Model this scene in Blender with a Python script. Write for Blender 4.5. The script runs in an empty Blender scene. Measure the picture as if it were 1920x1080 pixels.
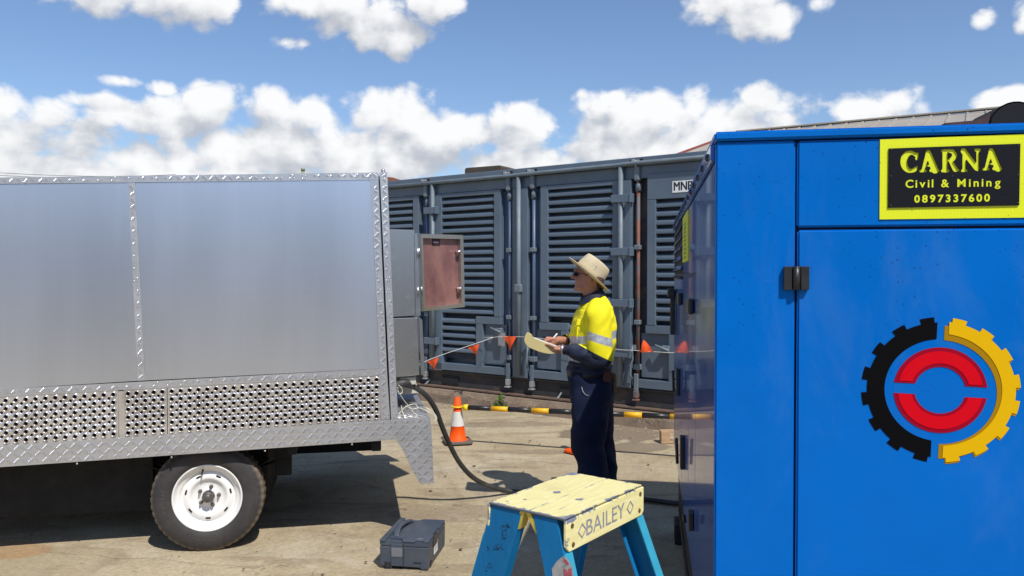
import bpy, bmesh, math, random
from mathutils import Vector, Matrix, noise
random.seed(7)
R = math.radians
scene = bpy.context.scene
COL = scene.collection

# ---------------------------------------------------------------- camera
FPX = 1480.0                      # focal length in pixels of a 1920 wide frame
EYE = 1.63
PITCH = math.atan(25 / FPX)
cam_data = bpy.data.cameras.new('camera')
cam_data.sensor_width = 36.0
cam_data.lens = 36.0 * FPX / 1920
cam_data.clip_start = 0.05
cam_data.clip_end = 3000
cam = bpy.data.objects.new('camera', cam_data)
COL.objects.link(cam)
cam.location = (0, 0, EYE)
cam.rotation_euler = (math.pi / 2 - PITCH, 0, 0)
scene.camera = cam

# ---------------------------------------------------------------- light
SUN_DIR = Vector((0.36, -0.67, 1.0)).normalized()      # towards the sun
sun_data = bpy.data.lights.new('sun', 'SUN')
sun_data.energy = 4.6
sun_data.angle = R(0.55)
sun_data.color = (1.0, 0.96, 0.90)
sun = bpy.data.objects.new('sun', sun_data)
COL.objects.link(sun)
sun.rotation_euler = (-SUN_DIR).to_track_quat('-Z', 'Y').to_euler()
scene.view_settings.view_transform = 'Standard'
scene.view_settings.look = 'None'
scene.view_settings.gamma = 1
scene.view_settings.use_curve_mapping = False
scene.view_settings.exposure = 0.0
SKY_STRENGTH = 0.1

world = bpy.data.worlds.new('World')
scene.world = world
world.use_nodes = True
world.cycles.sampling_method = 'NONE'      # the sky is even enough to be found by bounced rays alone


class NT:
    """tiny helper to write node trees as expressions"""
    def __init__(self, tree):
        self.t = tree

    def node(self, kind, **kw):
        n = self.t.nodes.new(kind)
        for k, v in kw.items():
            setattr(n, k, v)
        return n

    def put(self, sock, v):
        if isinstance(v, bpy.types.NodeSocket):
            self.t.links.new(v, sock)
        elif v is not None:
            sock.default_value = v

    def math(self, op, a, b=None, c=None, clamp=False):
        n = self.node('ShaderNodeMath', operation=op, use_clamp=clamp)
        self.put(n.inputs[0], a)
        if b is not None: self.put(n.inputs[1], b)
        if c is not None: self.put(n.inputs[2], c)
        return n.outputs[0]

    def vmath(self, op, a, b=None):
        n = self.node('ShaderNodeVectorMath', operation=op)
        self.put(n.inputs[0], a)
        if b is not None: self.put(n.inputs[1], b)
        return n.outputs['Value'] if op in ('LENGTH', 'DOT_PRODUCT') else n.outputs[0]

    def noise(self, vec, scale, detail=4, rough=0.5, dist=0.0):
        n = self.node('ShaderNodeTexNoise')
        self.put(n.inputs['Vector'], vec)
        n.inputs['Scale'].default_value = scale
        n.inputs['Detail'].default_value = detail
        n.inputs['Roughness'].default_value = rough
        n.inputs['Distortion'].default_value = dist
        return n.outputs['Fac']

    def voronoi(self, vec, scale, feature='F1', rnd=1.0, out='Distance'):
        n = self.node('ShaderNodeTexVoronoi', feature=feature)
        self.put(n.inputs['Vector'], vec)
        n.inputs['Scale'].default_value = scale
        n.inputs['Randomness'].default_value = rnd
        return n.outputs[out]

    def ramp(self, f, lo, hi, a=0.0, b=1.0, smooth=True):
        n = self.node('ShaderNodeMapRange', interpolation_type='SMOOTHSTEP' if smooth else 'LINEAR')
        self.put(n.inputs[0], f)
        n.inputs[1].default_value = lo
        n.inputs[2].default_value = hi
        n.inputs[3].default_value = a
        n.inputs[4].default_value = b
        return n.outputs[0]

    def mix(self, f, a, b, mode='MIX'):
        n = self.node('ShaderNodeMix', data_type='RGBA', blend_type=mode)
        self.put(n.inputs[0], f)
        self.put(n.inputs[6], a)
        self.put(n.inputs[7], b)
        return n.outputs[2]

    def mapping(self, v, scale=(1, 1, 1), loc=(0, 0, 0), rot=(0, 0, 0)):
        n = self.node('ShaderNodeMapping')
        self.put(n.inputs[0], v)
        n.inputs[1].default_value = loc
        n.inputs[2].default_value = rot
        n.inputs[3].default_value = scale
        return n.outputs[0]

    def sep(self, v):
        n = self.node('ShaderNodeSeparateXYZ')
        self.put(n.inputs[0], v)
        return n.outputs

    def comb(self, x, y, z):
        n = self.node('ShaderNodeCombineXYZ')
        for i, q in enumerate((x, y, z)):
            self.put(n.inputs[i], q)
        return n.outputs[0]


def c4(c):
    return (c[0], c[1], c[2], 1.0)


# clouds: (px, py, rx, ry) turned into azimuth / elevation
BLOBS = [(300, -5, 150, 42), (360, 18, 75, 38), (620, 8, 120, 32), (700, 38, 105, 50), (765, 72, 48, 38), (805, 8, 55, 42),
         (1400, 2, 105, 48), (1425, 30, 78, 38), (1535, 8, 34, 26), (1840, 38, 26, 20), (1925, 40, 30, 34), (540, 82, 38, 17),
         (232, 155, 38, 14), (308, 168, 34, 17), (1650, 205, 82, 40), (1925, 195, 75, 26), (50, 250, 125, 52), (5, 212, 42, 36),
         (60, 320, 170, 46), (215, 195, 75, 20), (300, 222, 130, 42), (385, 208, 70, 40), (250, 300, 150, 52), (540, 218, 90, 46),
         (560, 280, 210, 60), (745, 222, 100, 48), (700, 300, 260, 56), (850, 255, 110, 44), (975, 250, 78, 50), (1000, 310, 170, 40),
         (1170, 238, 110, 58), (1240, 205, 80, 50), (1298, 190, 34, 42), (1180, 285, 190, 55), (1400, 222, 108, 56), (1330, 275, 210, 50),
         (1460, 235, 52, 36), (1150, 190, 34, 22)]


def azel(px, py):
    a = math.atan((px - 960) / FPX)
    return a, math.atan((515 - py) / FPX * math.cos(a))


grp = bpy.data.node_groups.new('cloud density', 'ShaderNodeTree')
grp.interface.new_socket('P', in_out='INPUT', socket_type='NodeSocketVector')
grp.interface.new_socket('D', in_out='OUTPUT', socket_type='NodeSocketFloat')
g = NT(grp)
gi = g.node('NodeGroupInput')
go = g.node('NodeGroupOutput')
P = gi.outputs[0]
wob = g.noise(P, 9, 3, 0.5)
best = None
for (bx, by, rx, ry) in BLOBS:
    a, e = azel(bx, by)
    thin = 0.16 if (bx, by) in ((540, 82), (232, 155), (308, 168), (1840, 38), (1925, 40), (1650, 205), (215, 195), (1150, 190), (1535, 8)) else 0.0
    d = g.vmath('LENGTH', g.vmath('MULTIPLY', g.vmath('SUBTRACT', P, (a, e, 0)), (FPX / rx, FPX / ry, 0)))
    if thin: d = g.math('ADD', d, thin)
    best = d if best is None else g.math('MINIMUM', best, d)
blob = g.math('SUBTRACT', 1.0, g.math('POWER', best, 1.6))
az, el = g.sep(P)[0], g.sep(P)[1]
# the rest of the sky: scattered cumulus and a bank low over the horizon, away from the mapped part
far = g.noise(g.vmath('MULTIPLY', P, (1.0, 1.9, 1.0)), 2.6, 2, 0.5)
bank = g.ramp(el, 0.03, 0.16, 0.6, -0.9, False)
general = g.math('ADD', g.math('MULTIPLY', g.math('SUBTRACT', far, 0.66), 5.0), g.math('MAXIMUM', bank, -0.4))
outside = g.math('MAXIMUM', g.ramp(g.math('ABSOLUTE', az), 0.62, 0.82), g.ramp(el, 0.37, 0.5))
general = g.math('SUBTRACT', general, g.math('MULTIPLY', g.math('SUBTRACT', 1.0, outside), 4.0))
low = g.ramp(el, 0.115, 0.16, 0.9, -2.0, False)
low = g.math('SUBTRACT', low, g.math('MULTIPLY', g.ramp(az, 0.31, 0.36), 6.0))
base = g.math('MAXIMUM', g.math('MAXIMUM', blob, general), low)
base = g.math('MAXIMUM', base, -1.5)
n1 = g.noise(g.vmath('MULTIPLY', P, (1, 1.25, 1)), 12, 11, 0.62, 0.3)
v1 = g.voronoi(g.vmath('ADD', P, g.vmath('MULTIPLY', g.comb(wob, n1, 0.0), (0.03, 0.03, 0))), 26, 'F1')
v2 = g.voronoi(g.vmath('ADD', P, g.vmath('MULTIPLY', g.comb(n1, wob, 0.0), (0.02, 0.02, 0))), 62, 'F1')
puff = g.math('ADD', g.math('MULTIPLY', g.math('SUBTRACT', 0.42, v1), 1.2), g.math('MULTIPLY', g.math('SUBTRACT', 0.42, v2), 0.55))
den = g.math('ADD', g.math('ADD', base, g.math('MULTIPLY', g.math('SUBTRACT', n1, 0.5), 2.9)), g.math('ADD', g.math('MULTIPLY', puff, 0.9), 0.36))
g.put(go.inputs[0], den)

w = NT(world.node_tree)
world.node_tree.nodes.clear()
tc = w.node('ShaderNodeTexCoord').outputs['Generated']
x, y, z = w.sep(tc)
azn = w.math('ARCTAN2', x, y)
eln = w.math('ARCSINE', z)
Pn = w.comb(azn, eln, 0.0)
g1 = w.node('ShaderNodeGroup'); g1.node_tree = grp
g2 = w.node('ShaderNodeGroup'); g2.node_tree = grp
w.put(g1.inputs[0], Pn)
w.put(g2.inputs[0], w.vmath('ADD', Pn, (0.012, 0.028, 0)))
D1, D2 = g1.outputs[0], g2.outputs[0]
alpha = w.ramp(D1, -0.08, 0.72)
lit = w.ramp(w.math('SUBTRACT', D1, D2), -1.3, 1.3, 0.0, 1.0, False)
soft = w.noise(w.vmath('MULTIPLY', Pn, (1.0, 2.2, 1.0)), 7, 5, 0.55)
shade = w.math('ADD', w.math('MULTIPLY', lit, 1.1), w.math('MULTIPLY', w.math('SUBTRACT', soft, 0.5), 1.7))
shade = w.ramp(shade, 0.0, 1.05)
sky = w.node('ShaderNodeTexSky')
sky.sky_type = 'NISHITA'
sky.sun_disc = False
sky.sun_elevation = math.asin(SUN_DIR.z)
sky.sun_rotation = math.atan2(SUN_DIR.x, SUN_DIR.y)
sky.altitude = 50
sky.air_density = 1.0
sky.dust_density = 0.5
sky.ozone_density = 2.0
K = 1.0 / SKY_STRENGTH
cloudcol = w.mix(shade, c4((0.50 * K, 0.53 * K, 0.59 * K)), c4((1.0 * K, 1.0 * K, 1.0 * K)))
skycol = w.mix(1.0, sky.outputs[0], c4((1.12, 1.21, 1.36)), 'MULTIPLY')
above = w.ramp(eln, 0.0, 0.03)
final = w.mix(w.math('MULTIPLY', w.math('MULTIPLY', alpha, 0.97), above), skycol, cloudcol)
bg = w.node('ShaderNodeBackground')
bg.inputs['Strength'].default_value = SKY_STRENGTH
w.put(bg.inputs['Color'], final)
wo = w.node('ShaderNodeOutputWorld')
w.put(wo.inputs['Surface'], bg.outputs[0])

# ---------------------------------------------------------------- picture geometry -> places
CP, SP = math.cos(PITCH), math.sin(PITCH)


def ray(px, py):
    dx, dy = px - 960, 540 - py
    return Vector((dx, dy * SP + FPX * CP, dy * CP - FPX * SP))


def at_depth(px, py, Y):
    r = ray(px, py)
    return Vector((0, 0, EYE)) + r * (Y / r.y)


def on_z(px, py, z=0.0):
    r = ray(px, py)
    return Vector((0, 0, EYE)) + r * ((z - EYE) / r.z)


class Frame:
    """a thing's own axes: x to the right along its face, y into the depth, z up"""
    def __init__(self, origin, rotz):
        self.o = Vector(origin)
        self.r = rotz
        self.ex = Vector((math.cos(rotz), math.sin(rotz), 0))
        self.ey = Vector((-math.sin(rotz), math.cos(rotz), 0))

    def local(self, p):
        d = Vector(p) - self.o
        return Vector((d.dot(self.ex), d.dot(self.ey), d.z))

    def world(self, p):
        return self.o + self.ex * p[0] + self.ey * p[1] + Vector((0, 0, p[2]))

    def face(self, px, py, y=0.0):          # -> (x, z) on the plane at local depth y
        r = ray(px, py)
        c = Vector((0, 0, EYE)) - self.o
        t = (y - c.dot(self.ey)) / r.dot(self.ey)
        p = c + r * t
        return (p.dot(self.ex), p.z)

    def side(self, px, py, x=0.0):          # -> (y, z) on the plane at local x
        r = ray(px, py)
        c = Vector((0, 0, EYE)) - self.o
        t = (x - c.dot(self.ex)) / r.dot(self.ex)
        p = c + r * t
        return (p.dot(self.ey), p.z)


# ---------------------------------------------------------------- materials
MATS = {}


def mat(name, color, rough=0.5, metal=0.0, var=0.12, vscale=4.0, bump=0.0, bscale=60.0, coat=0.0, dirt=None, dirt_amt=0.5,
        dirt_scale=3.0, dirt_lo=0.5, stretch=(1, 1, 1), rvar=0.1, spec=None, emis=None, trans=0.0):
    if name in MATS:
        return MATS[name]
    m = bpy.data.materials.new(name)
    m.use_nodes = True
    t = NT(m.node_tree)
    b = m.node_tree.nodes['Principled BSDF']
    co = t.mapping(t.node('ShaderNodeTexCoord').outputs['Object'], stretch)
    n = t.noise(co, vscale, 6, 0.6)
    f = t.ramp(n, 0.25, 0.75, 1 - var, 1 + var, False)
    col = t.mix(1.0, c4(color), t.comb(f, f, f), 'MULTIPLY')
    if dirt is not None:
        n2 = t.noise(co, dirt_scale, 9, 0.65, 0.3)
        col = t.mix(t.math('MULTIPLY', t.ramp(n2, dirt_lo, dirt_lo + 0.14), dirt_amt), col, c4(dirt))
    t.put(b.inputs['Base Color'], col)
    t.put(b.inputs['Roughness'], t.ramp(t.noise(co, vscale * 2.3, 5, 0.6), 0.3, 0.7, max(0.02, rough - rvar), min(1, rough + rvar), False))
    b.inputs['Metallic'].default_value = metal
    b.inputs['Coat Weight'].default_value = coat
    b.inputs['Coat Roughness'].default_value = 0.03
    if spec is not None:
        b.inputs['Specular IOR Level'].default_value = spec
    if bump:
        bn = t.node('ShaderNodeBump')
        bn.inputs['Strength'].default_value = bump
        bn.inputs['Distance'].default_value = 0.01
        t.put(bn.inputs['Height'], t.noise(co, bscale, 4, 0.6))
        t.put(b.inputs['Normal'], bn.outputs[0])
    MATS[name] = m
    return m


def get(m, kind='Principled BSDF'):
    return m.node_tree.nodes[kind]


# ---------------------------------------------------------------- mesh building
class MB:
    def __init__(self):
        self.v, self.f, self.m, self.s = [], [], [], []

    def add(self, verts, faces, mi=0, smooth=False):
        o = len(self.v)
        self.v += [tuple(p) for p in verts]
        for q in faces:
            self.f.append([i + o for i in q])
            self.m.append(mi)
            self.s.append(smooth)

    def box(self, x0, x1, y0, y1, z0, z1, mi=0):
        v = [(x0, y0, z0), (x1, y0, z0), (x1, y1, z0), (x0, y1, z0), (x0, y0, z1), (x1, y0, z1), (x1, y1, z1), (x0, y1, z1)]
        self.add(v, [(0, 3, 2, 1), (4, 5, 6, 7), (0, 1, 5, 4), (1, 2, 6, 5), (2, 3, 7, 6), (3, 0, 4, 7)], mi)

    def prism(self, poly, y0, y1, mi=0, axes='xz'):
        """polygon in local (x,z) (or (y,z), (x,y)) pushed along the remaining axis"""
        def P(a, b, c):
            return {'xz': (a, c, b), 'yz': (c, a, b), 'xy': (a, b, c)}[axes]
        n = len(poly)
        area = sum(poly[i][0] * poly[(i + 1) % n][1] - poly[(i + 1) % n][0] * poly[i][1] for i in range(n))
        if area < 0: poly = poly[::-1]
        v = [P(a, b, y0) for a, b in poly] + [P(a, b, y1) for a, b in poly]
        fs = [tuple(range(n)), tuple(range(2 * n - 1, n - 1, -1))] + [(i + n, (i + 1) % n + n, (i + 1) % n, i) for i in range(n)]
        self.add(v, fs, mi)

    def tube(self, pts, r, n=8, mi=0, caps=True, smooth=True, closed=False):
        pts = [Vector(p) for p in pts]
        rs = r if isinstance(r, (list, tuple)) else [r] * len(pts)
        rings = []
        prev = None
        for i, p in enumerate(pts):
            if closed:
                d = pts[(i + 1) % len(pts)] - pts[i - 1]
            else:
                d = (pts[min(i + 1, len(pts) - 1)] - pts[max(i - 1, 0)])
            d.normalize()
            if prev is None:
                u = d.orthogonal().normalized()
            else:
                u = (prev - d * prev.dot(d)).normalized()
            prev = u
            w_ = d.cross(u)
            rings.append([p + (u * math.cos(2 * math.pi * k / n) + w_ * math.sin(2 * math.pi * k / n)) * rs[i] for k in range(n)])
        self.loft(rings, mi, caps and not closed, smooth, closed)

    def loft(self, rings, mi=0, caps=True, smooth=True, closed=False, mis=None):
        n = len(rings[0])
        v = [q for r_ in rings for q in r_]
        m = len(rings)
        o = len(self.v)
        self.v += [tuple(p) for p in v]
        for i in range(m if closed else m - 1):
            for k in range(n):
                a, b = i * n, ((i + 1) % m) * n
                self.f.append([o + a + k, o + a + (k + 1) % n, o + b + (k + 1) % n, o + b + k])
                self.m.append(mis[i] if mis else mi)
                self.s.append(smooth)
        if caps:
            self.f.append([o + k for k in range(n)][::-1]); self.m.append(mis[0] if mis else mi); self.s.append(False)
            self.f.append([o + (m - 1) * n + k for k in range(n)]); self.m.append(mis[-1] if mis else mi); self.s.append(False)

    def lathe(self, prof, origin=(0, 0, 0), ax=(0, 0, 1), n=24, mi=0, smooth=True, caps=True):
        """prof: (radius, height along ax)"""
        ax = Vector(ax).normalized()
        u = ax.orthogonal().normalized()
        if abs(ax.z) > 0.99: u = Vector((1, 0, 0))
        if abs(ax.y) > 0.99: u = Vector((1, 0, 0))
        w_ = ax.cross(u)
        o = Vector(origin)
        rings = [[o + ax * h + (u * math.cos(2 * math.pi * k / n) + w_ * math.sin(2 * math.pi * k / n)) * max(r_, 1e-4) for k in range(n)] for r_, h in prof]
        self.loft(rings, mi, caps, smooth)

    def ball(self, c, r, n=10, mi=0):
        if not isinstance(r, (tuple, list)): r = (r, r, r)
        rings = []
        for i in range(1, n):
            a = math.pi * i / n
            rings.append([(c[0] + r[0] * math.sin(a) * math.cos(2 * math.pi * k / (2 * n)), c[1] + r[1] * math.sin(a) * math.sin(2 * math.pi * k / (2 * n)), c[2] + r[2] * -math.cos(a)) for k in range(2 * n)])
        self.loft(rings, mi, True, True)

    def build(self, name, mats, parent=None, loc=None, bevel=0.0, rotz=None, fix=True, seg=1):
        me = bpy.data.meshes.new(name)
        me.from_pydata(self.v, [], self.f)
        if not isinstance(mats, (list, tuple)): mats = [mats]
        for q in mats: me.materials.append(q)
        me.polygons.foreach_set('material_index', self.m)
        me.polygons.foreach_set('use_smooth', self.s)
        me.update()
        if fix or bevel:
            bm = bmesh.new(); bm.from_mesh(me)
            bmesh.ops.recalc_face_normals(bm, faces=bm.faces)
            if bevel:
                es = [e for e in bm.edges if len(e.link_faces) == 2 and e.calc_face_angle(0) > 0.6]
                bmesh.ops.bevel(bm, geom=es, offset=bevel, segments=seg, affect='EDGES', clamp_overlap=True)
            bm.to_mesh(me); bm.free()
        return link(name, me, parent, loc, rotz)


def link(name, me, parent=None, loc=None, rotz=None):
    o = bpy.data.objects.new(name, me)
    COL.objects.link(o)
    if parent is not None: o.parent = parent
    if loc is not None: o.location = loc
    if rotz is not None: o.rotation_euler = (0, 0, rotz)
    return o


def tag(o, label=None, cat=None, group=None, kind=None):
    if label: o['label'] = label
    if cat: o['category'] = cat
    if group: o['group'] = group
    if kind: o['kind'] = kind
    return o


def thing(name, frame, label, cat, group=None):
    o = bpy.data.objects.new(name, None)
    o.empty_display_size = 0.1
    COL.objects.link(o)
    if frame is not None:
        o.location = frame.o
        o.rotation_euler = (0, 0, frame.r)
    return tag(o, label, cat, group)


def text_mesh(s, size, bold=0.0, depth=0.001, align='CENTER', spacing=1.0):
    cu = bpy.data.curves.new('t', 'FONT')
    cu.body = s
    cu.size = size
    cu.offset = bold
    cu.extrude = depth / 2
    cu.align_x = align
    cu.align_y = 'CENTER'
    cu.space_character = spacing
    cu.resolution_u = 4
    ob = bpy.data.objects.new('t', cu)
    COL.objects.link(ob)
    dg = bpy.context.evaluated_depsgraph_get()
    dg.update()
    me = bpy.data.meshes.new_from_object(ob.evaluated_get(dg))
    bpy.data.objects.remove(ob)
    return me


def text_into(mb, s, size, x, z, y, sx=1.0, sz=1.0, rot=0.0, mi=0, **kw):
    """flat lettering standing in the local xz plane at depth y, reading from the -y side"""
    me = text_mesh(s, size, **kw)
    ca, sa = math.cos(rot), math.sin(rot)
    vs = [(x + (q.co.x * sx) * ca - (q.co.y * sz) * sa, y - q.co.z, z + (q.co.x * sx) * sa + (q.co.y * sz) * ca) for q in me.vertices]
    mb.add(vs, [tuple(p.vertices) for p in me.polygons], mi)
    bpy.data.meshes.remove(me)


def inside(poly, x, z):
    c = False
    n = len(poly)
    for i in range(n):
        x1, z1 = poly[i]; x2, z2 = poly[(i + 1) % n]
        if (z1 > z) != (z2 > z) and x < (x2 - x1) * (z - z1) / (z2 - z1) + x1:
            c = not c
    return c


def tread(mb, poly, fn, pitch=0.036, mi=1, h=0.0016, ang=0.0, org=(0, 0)):
    """five-bar tread: raised bars in alternating directions inside a 2-D polygon; fn maps (a, b, height) to a point"""
    xs = [p[0] for p in poly]; zs = [p[1] for p in poly]
    n0 = int(math.floor((min(xs) - org[0]) / pitch)) - 1; n1 = int((max(xs) - org[0]) / pitch) + 2
    m0 = int(math.floor((min(zs) - org[1]) / pitch)) - 1; m1 = int((max(zs) - org[1]) / pitch) + 2
    for i in range(n0, n1):
        for j in range(m0, m1):
            cx, cz = org[0] + i * pitch, org[1] + j * pitch
            a = math.pi / 4 if (i + j) % 2 else -math.pi / 4
            a += ang
            d = (math.cos(a), math.sin(a)); q = (-d[1], d[0])
            for k in range(-2, 3):
                L = 0.0150 - 0.0014 * abs(k)
                ox, oz = cx + q[0] * k * 0.0066, cz + q[1] * k * 0.0066
                e1 = (ox + d[0] * L, oz + d[1] * L); e2 = (ox - d[0] * L, oz - d[1] * L)
                if not (inside(poly, *e1) and inside(poly, *e2)): continue
                wd = 0.0025
                vs = [fn(e2[0], e2[1], 0), fn(ox + q[0] * wd, oz + q[1] * wd, 0), fn(e1[0], e1[1], 0), fn(ox - q[0] * wd, oz - q[1] * wd, 0),
                      fn(ox + d[0] * L * 0.45, oz + d[1] * L * 0.45, h), fn(ox - d[0] * L * 0.45, oz - d[1] * L * 0.45, h)]
                mb.add(vs, [(0, 1, 5), (1, 4, 5), (1, 2, 4), (2, 3, 4), (3, 5, 4), (3, 0, 5)], mi, True)
# ================================================================ SETTING
def ground_material():
    m = bpy.data.materials.new('yard_concrete')
    m.use_nodes = True
    t = NT(m.node_tree)
    b = get(m)
    P = t.node('ShaderNodeNewGeometry').outputs['Position']
    big = t.noise(P, 0.55, 5, 0.6, 0.6)
    mid = t.noise(P, 2.3, 8, 0.66, 0.5)
    streak = t.noise(t.mapping(P, (0.8, 3.0, 1)), 1.6, 7, 0.65, 0.8)
    fine = t.noise(P, 38, 6, 0.7)
    grit = t.noise(P, 240, 3, 0.6)
    col = t.mix(t.ramp(big, 0.34, 0.66), c4((0.375, 0.300, 0.178)), c4((0.46, 0.382, 0.252)))
    col = t.mix(t.math('MULTIPLY', t.ramp(mid, 0.47, 0.66), 0.60), col, c4((0.28, 0.215, 0.135)))
    col = t.mix(t.math('MULTIPLY', t.ramp(streak, 0.53, 0.66), 0.55), col, c4((0.22, 0.16, 0.10)))
    col = t.mix(t.math('MULTIPLY', t.ramp(t.noise(t.mapping(P, (1, 1.8, 1), (7, 3, 0)), 1.1, 9, 0.7, 0.4), 0.54, 0.62), 0.5), col, c4((0.52, 0.45, 0.33)))
    # stains with a place of their own: (px, py on the ground, radius x, radius y, colour, amount)
    wobx = t.math('MULTIPLY', t.math('SUBTRACT', t.noise(P, 2.6, 6, 0.6), 0.5), 1.5)
    for (px, py, rx, ry, cc, am) in [(1150, 812, 0.50, 0.42, (0.185, 0.14, 0.095), 0.85), (1185, 838, 0.36, 0.2, (0.20, 0.155, 0.105), 0.8),
                                     (-30, 1030, 0.40, 0.16, (0.40, 0.20, 0.075), 0.5), (940, 795, 0.7, 0.16, (0.20, 0.15, 0.10), 0.6),
                                     (1020, 845, 0.6, 0.10, (0.22, 0.165, 0.11), 0.5), (560, 1050, 0.2, 0.05, (0.2, 0.15, 0.1), 0.35),
                                     (830, 960, 0.35, 0.2, (0.26, 0.20, 0.14), 0.5), (870, 760, 0.9, 0.22, (0.235, 0.18, 0.12), 0.6)]:
        p = on_z(px, py)
        d = t.vmath('LENGTH', t.vmath('MULTIPLY', t.vmath('SUBTRACT', P, (p.x, p.y, 0)), (1 / rx, 1 / ry, 0)))
        k = t.ramp(t.math('ADD', d, wobx), 0.95, 1.08, am, 0.0)
        col = t.mix(k, col, c4(cc))
    ck = t.voronoi(t.vmath('ADD', P, t.vmath('MULTIPLY', t.comb(fine, mid, 0.0), (0.25, 0.25, 0))), 0.55, 'DISTANCE_TO_EDGE')
    col = t.mix(t.math('MULTIPLY', t.ramp(ck, 0.0, 0.006, 0.35, 0.0), t.ramp(big, 0.45, 0.52)), col, c4((0.10, 0.07, 0.045)))
    sp2 = t.voronoi(P, 17, 'F1', 1.0)
    col = t.mix(t.math('MULTIPLY', t.ramp(sp2, 0.07, 0.10, 0.6, 0.0), t.ramp(mid, 0.45, 0.6)), col, c4((0.15, 0.10, 0.06)))
    sp = t.voronoi(P, 6.5, 'F1', 1.0)
    col = t.mix(t.ramp(t.math('ADD', sp, t.math('MULTIPLY', t.math('SUBTRACT', fine, 0.5), 0.12)), 0.055, 0.075, 0.55, 0.0), col, c4((0.13, 0.085, 0.05)))
    f = t.ramp(fine, 0.3, 0.7, 0.78, 1.18, False)
    col = t.mix(1.0, col, t.comb(f, f, f), 'MULTIPLY')
    f2 = t.ramp(grit, 0.3, 0.7, 0.80, 1.16, False)
    col = t.mix(1.0, col, t.comb(f2, f2, f2), 'MULTIPLY')
    t.put(b.inputs['Base Color'], col)
    t.put(b.inputs['Roughness'], t.ramp(mid, 0.3, 0.7, 0.82, 0.95))
    bn = t.node('ShaderNodeBump'); bn.inputs['Strength'].default_value = 0.55; bn.inputs['Distance'].default_value = 0.012
    t.put(bn.inputs['Height'], t.math('ADD', t.math('MULTIPLY', fine, 0.8), t.math('MULTIPLY', grit, 0.35)))
    t.put(b.inputs['Normal'], bn.outputs[0])
    return m


M_ground = ground_material()
gb = MB()
N = 60
xs = [-600, -120, -30] + [-12 + 24 * i / N for i in range(N + 1)] + [30, 120, 600]
ys = [-600, -120, -30, -8, -3] + [0 + 16 * i / N for i in range(N + 1)] + [30, 120, 600]
vs = []
for yy in ys:
    for xx in xs:
        k = noise.noise(Vector((xx * 0.6, yy * 0.6, 0))) * 0.012 if (-12 <= xx <= 12 and 0 <= yy <= 16) else 0
        vs.append((xx, yy, k - 0.006))
nx = len(xs)
gb.add(vs, [(j * nx + i, j * nx + i + 1, (j + 1) * nx + i + 1, (j + 1) * nx + i) for j in range(len(ys) - 1) for i in range(nx - 1)], 0, True)
tag(gb.build('ground', M_ground, fix=False), kind='structure')

# loose grit and pebbles
M_peb = mat('pebble', (0.34, 0.28, 0.21), 0.9, var=0.35, vscale=9)
M_straw = mat('dry_straw', (0.50, 0.43, 0.28), 0.85, var=0.2)
C = Frame((64 / 1480 * 9.2, 9.2, 0), math.atan2(-0.5835, 0.812))


def stone(mb, p, s, mi=0):
    v = [Vector(q) for q in ((1, 0, 0), (-1, 0, 0), (0, 1, 0), (0, -1, 0), (0, 0, 0.7), (0, 0, -0.4))]
    a = random.uniform(0, 6)
    vs = []
    for q in v:
        q = q * s * random.uniform(0.6, 1.25)
        vs.append((p[0] + q.x * math.cos(a) - q.y * math.sin(a), p[1] + q.x * math.sin(a) + q.y * math.cos(a), p[2] + q.z))
    mb.add(vs, [(0, 2, 4), (2, 1, 4), (1, 3, 4), (3, 0, 4), (2, 0, 5), (1, 2, 5), (3, 1, 5), (0, 3, 5)], mi)


pb = MB()
for i in range(900):
    if random.random() < 0.72:       # drifted against the plinth
        w_ = C.world((random.uniform(-2.2, 1.9), -0.12 - abs(random.gauss(0, 0.28)), 0))
    else:
        w_ = Vector((random.uniform(-2.5, 2.4), random.uniform(3.2, 8.5), 0))
    stone(pb, (w_.x, w_.y, 0.002), random.choice((0.004, 0.006, 0.008, 0.012)))
for (px, py, s) in [(1147, 791, 0.018), (1218, 797, 0.022), (1226, 799, 0.015), (1211, 804, 0.017), (823, 735, 0.05), (876, 785, 0.012)]:
    p = on_z(px, py); stone(pb, (p.x, p.y, 0.006), s)
tag(pb.build('gravel', M_peb), 'small brown stones and grit scattered on the concrete along the plinth', 'gravel', kind='stuff')

sb = MB()
for i in range(330):
    u_ = random.uniform(-2.1, 1.5)
    if i < 200: c = Vector((u_, -0.06 - random.random() * 0.06, 0.10 + random.random() * 0.05))
    else: c = Vector((u_, -0.14 - abs(random.gauss(0, 0.2)), 0.006))
    a = random.uniform(0, 6.3); L = random.uniform(0.03, 0.08)
    d = Vector((math.cos(a), math.sin(a) * 0.7, random.uniform(-0.9, 0.2) if i < 200 else 0.05)) * L
    p0, p1 = C.world(c), C.world(c + d)
    if p1.z < 0.003: p1.z = 0.003
    pm = (p0 + p1) / 2 + Vector((random.uniform(-1, 1), random.uniform(-1, 1), 0)) * 0.012
    sb.tube([p0, pm, p1], 0.0013, 3, caps=False)
tag(sb.build('dry_grass', M_straw), 'pale dead grass stalks hanging over the concrete plinth', 'dry grass', kind='stuff')

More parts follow.
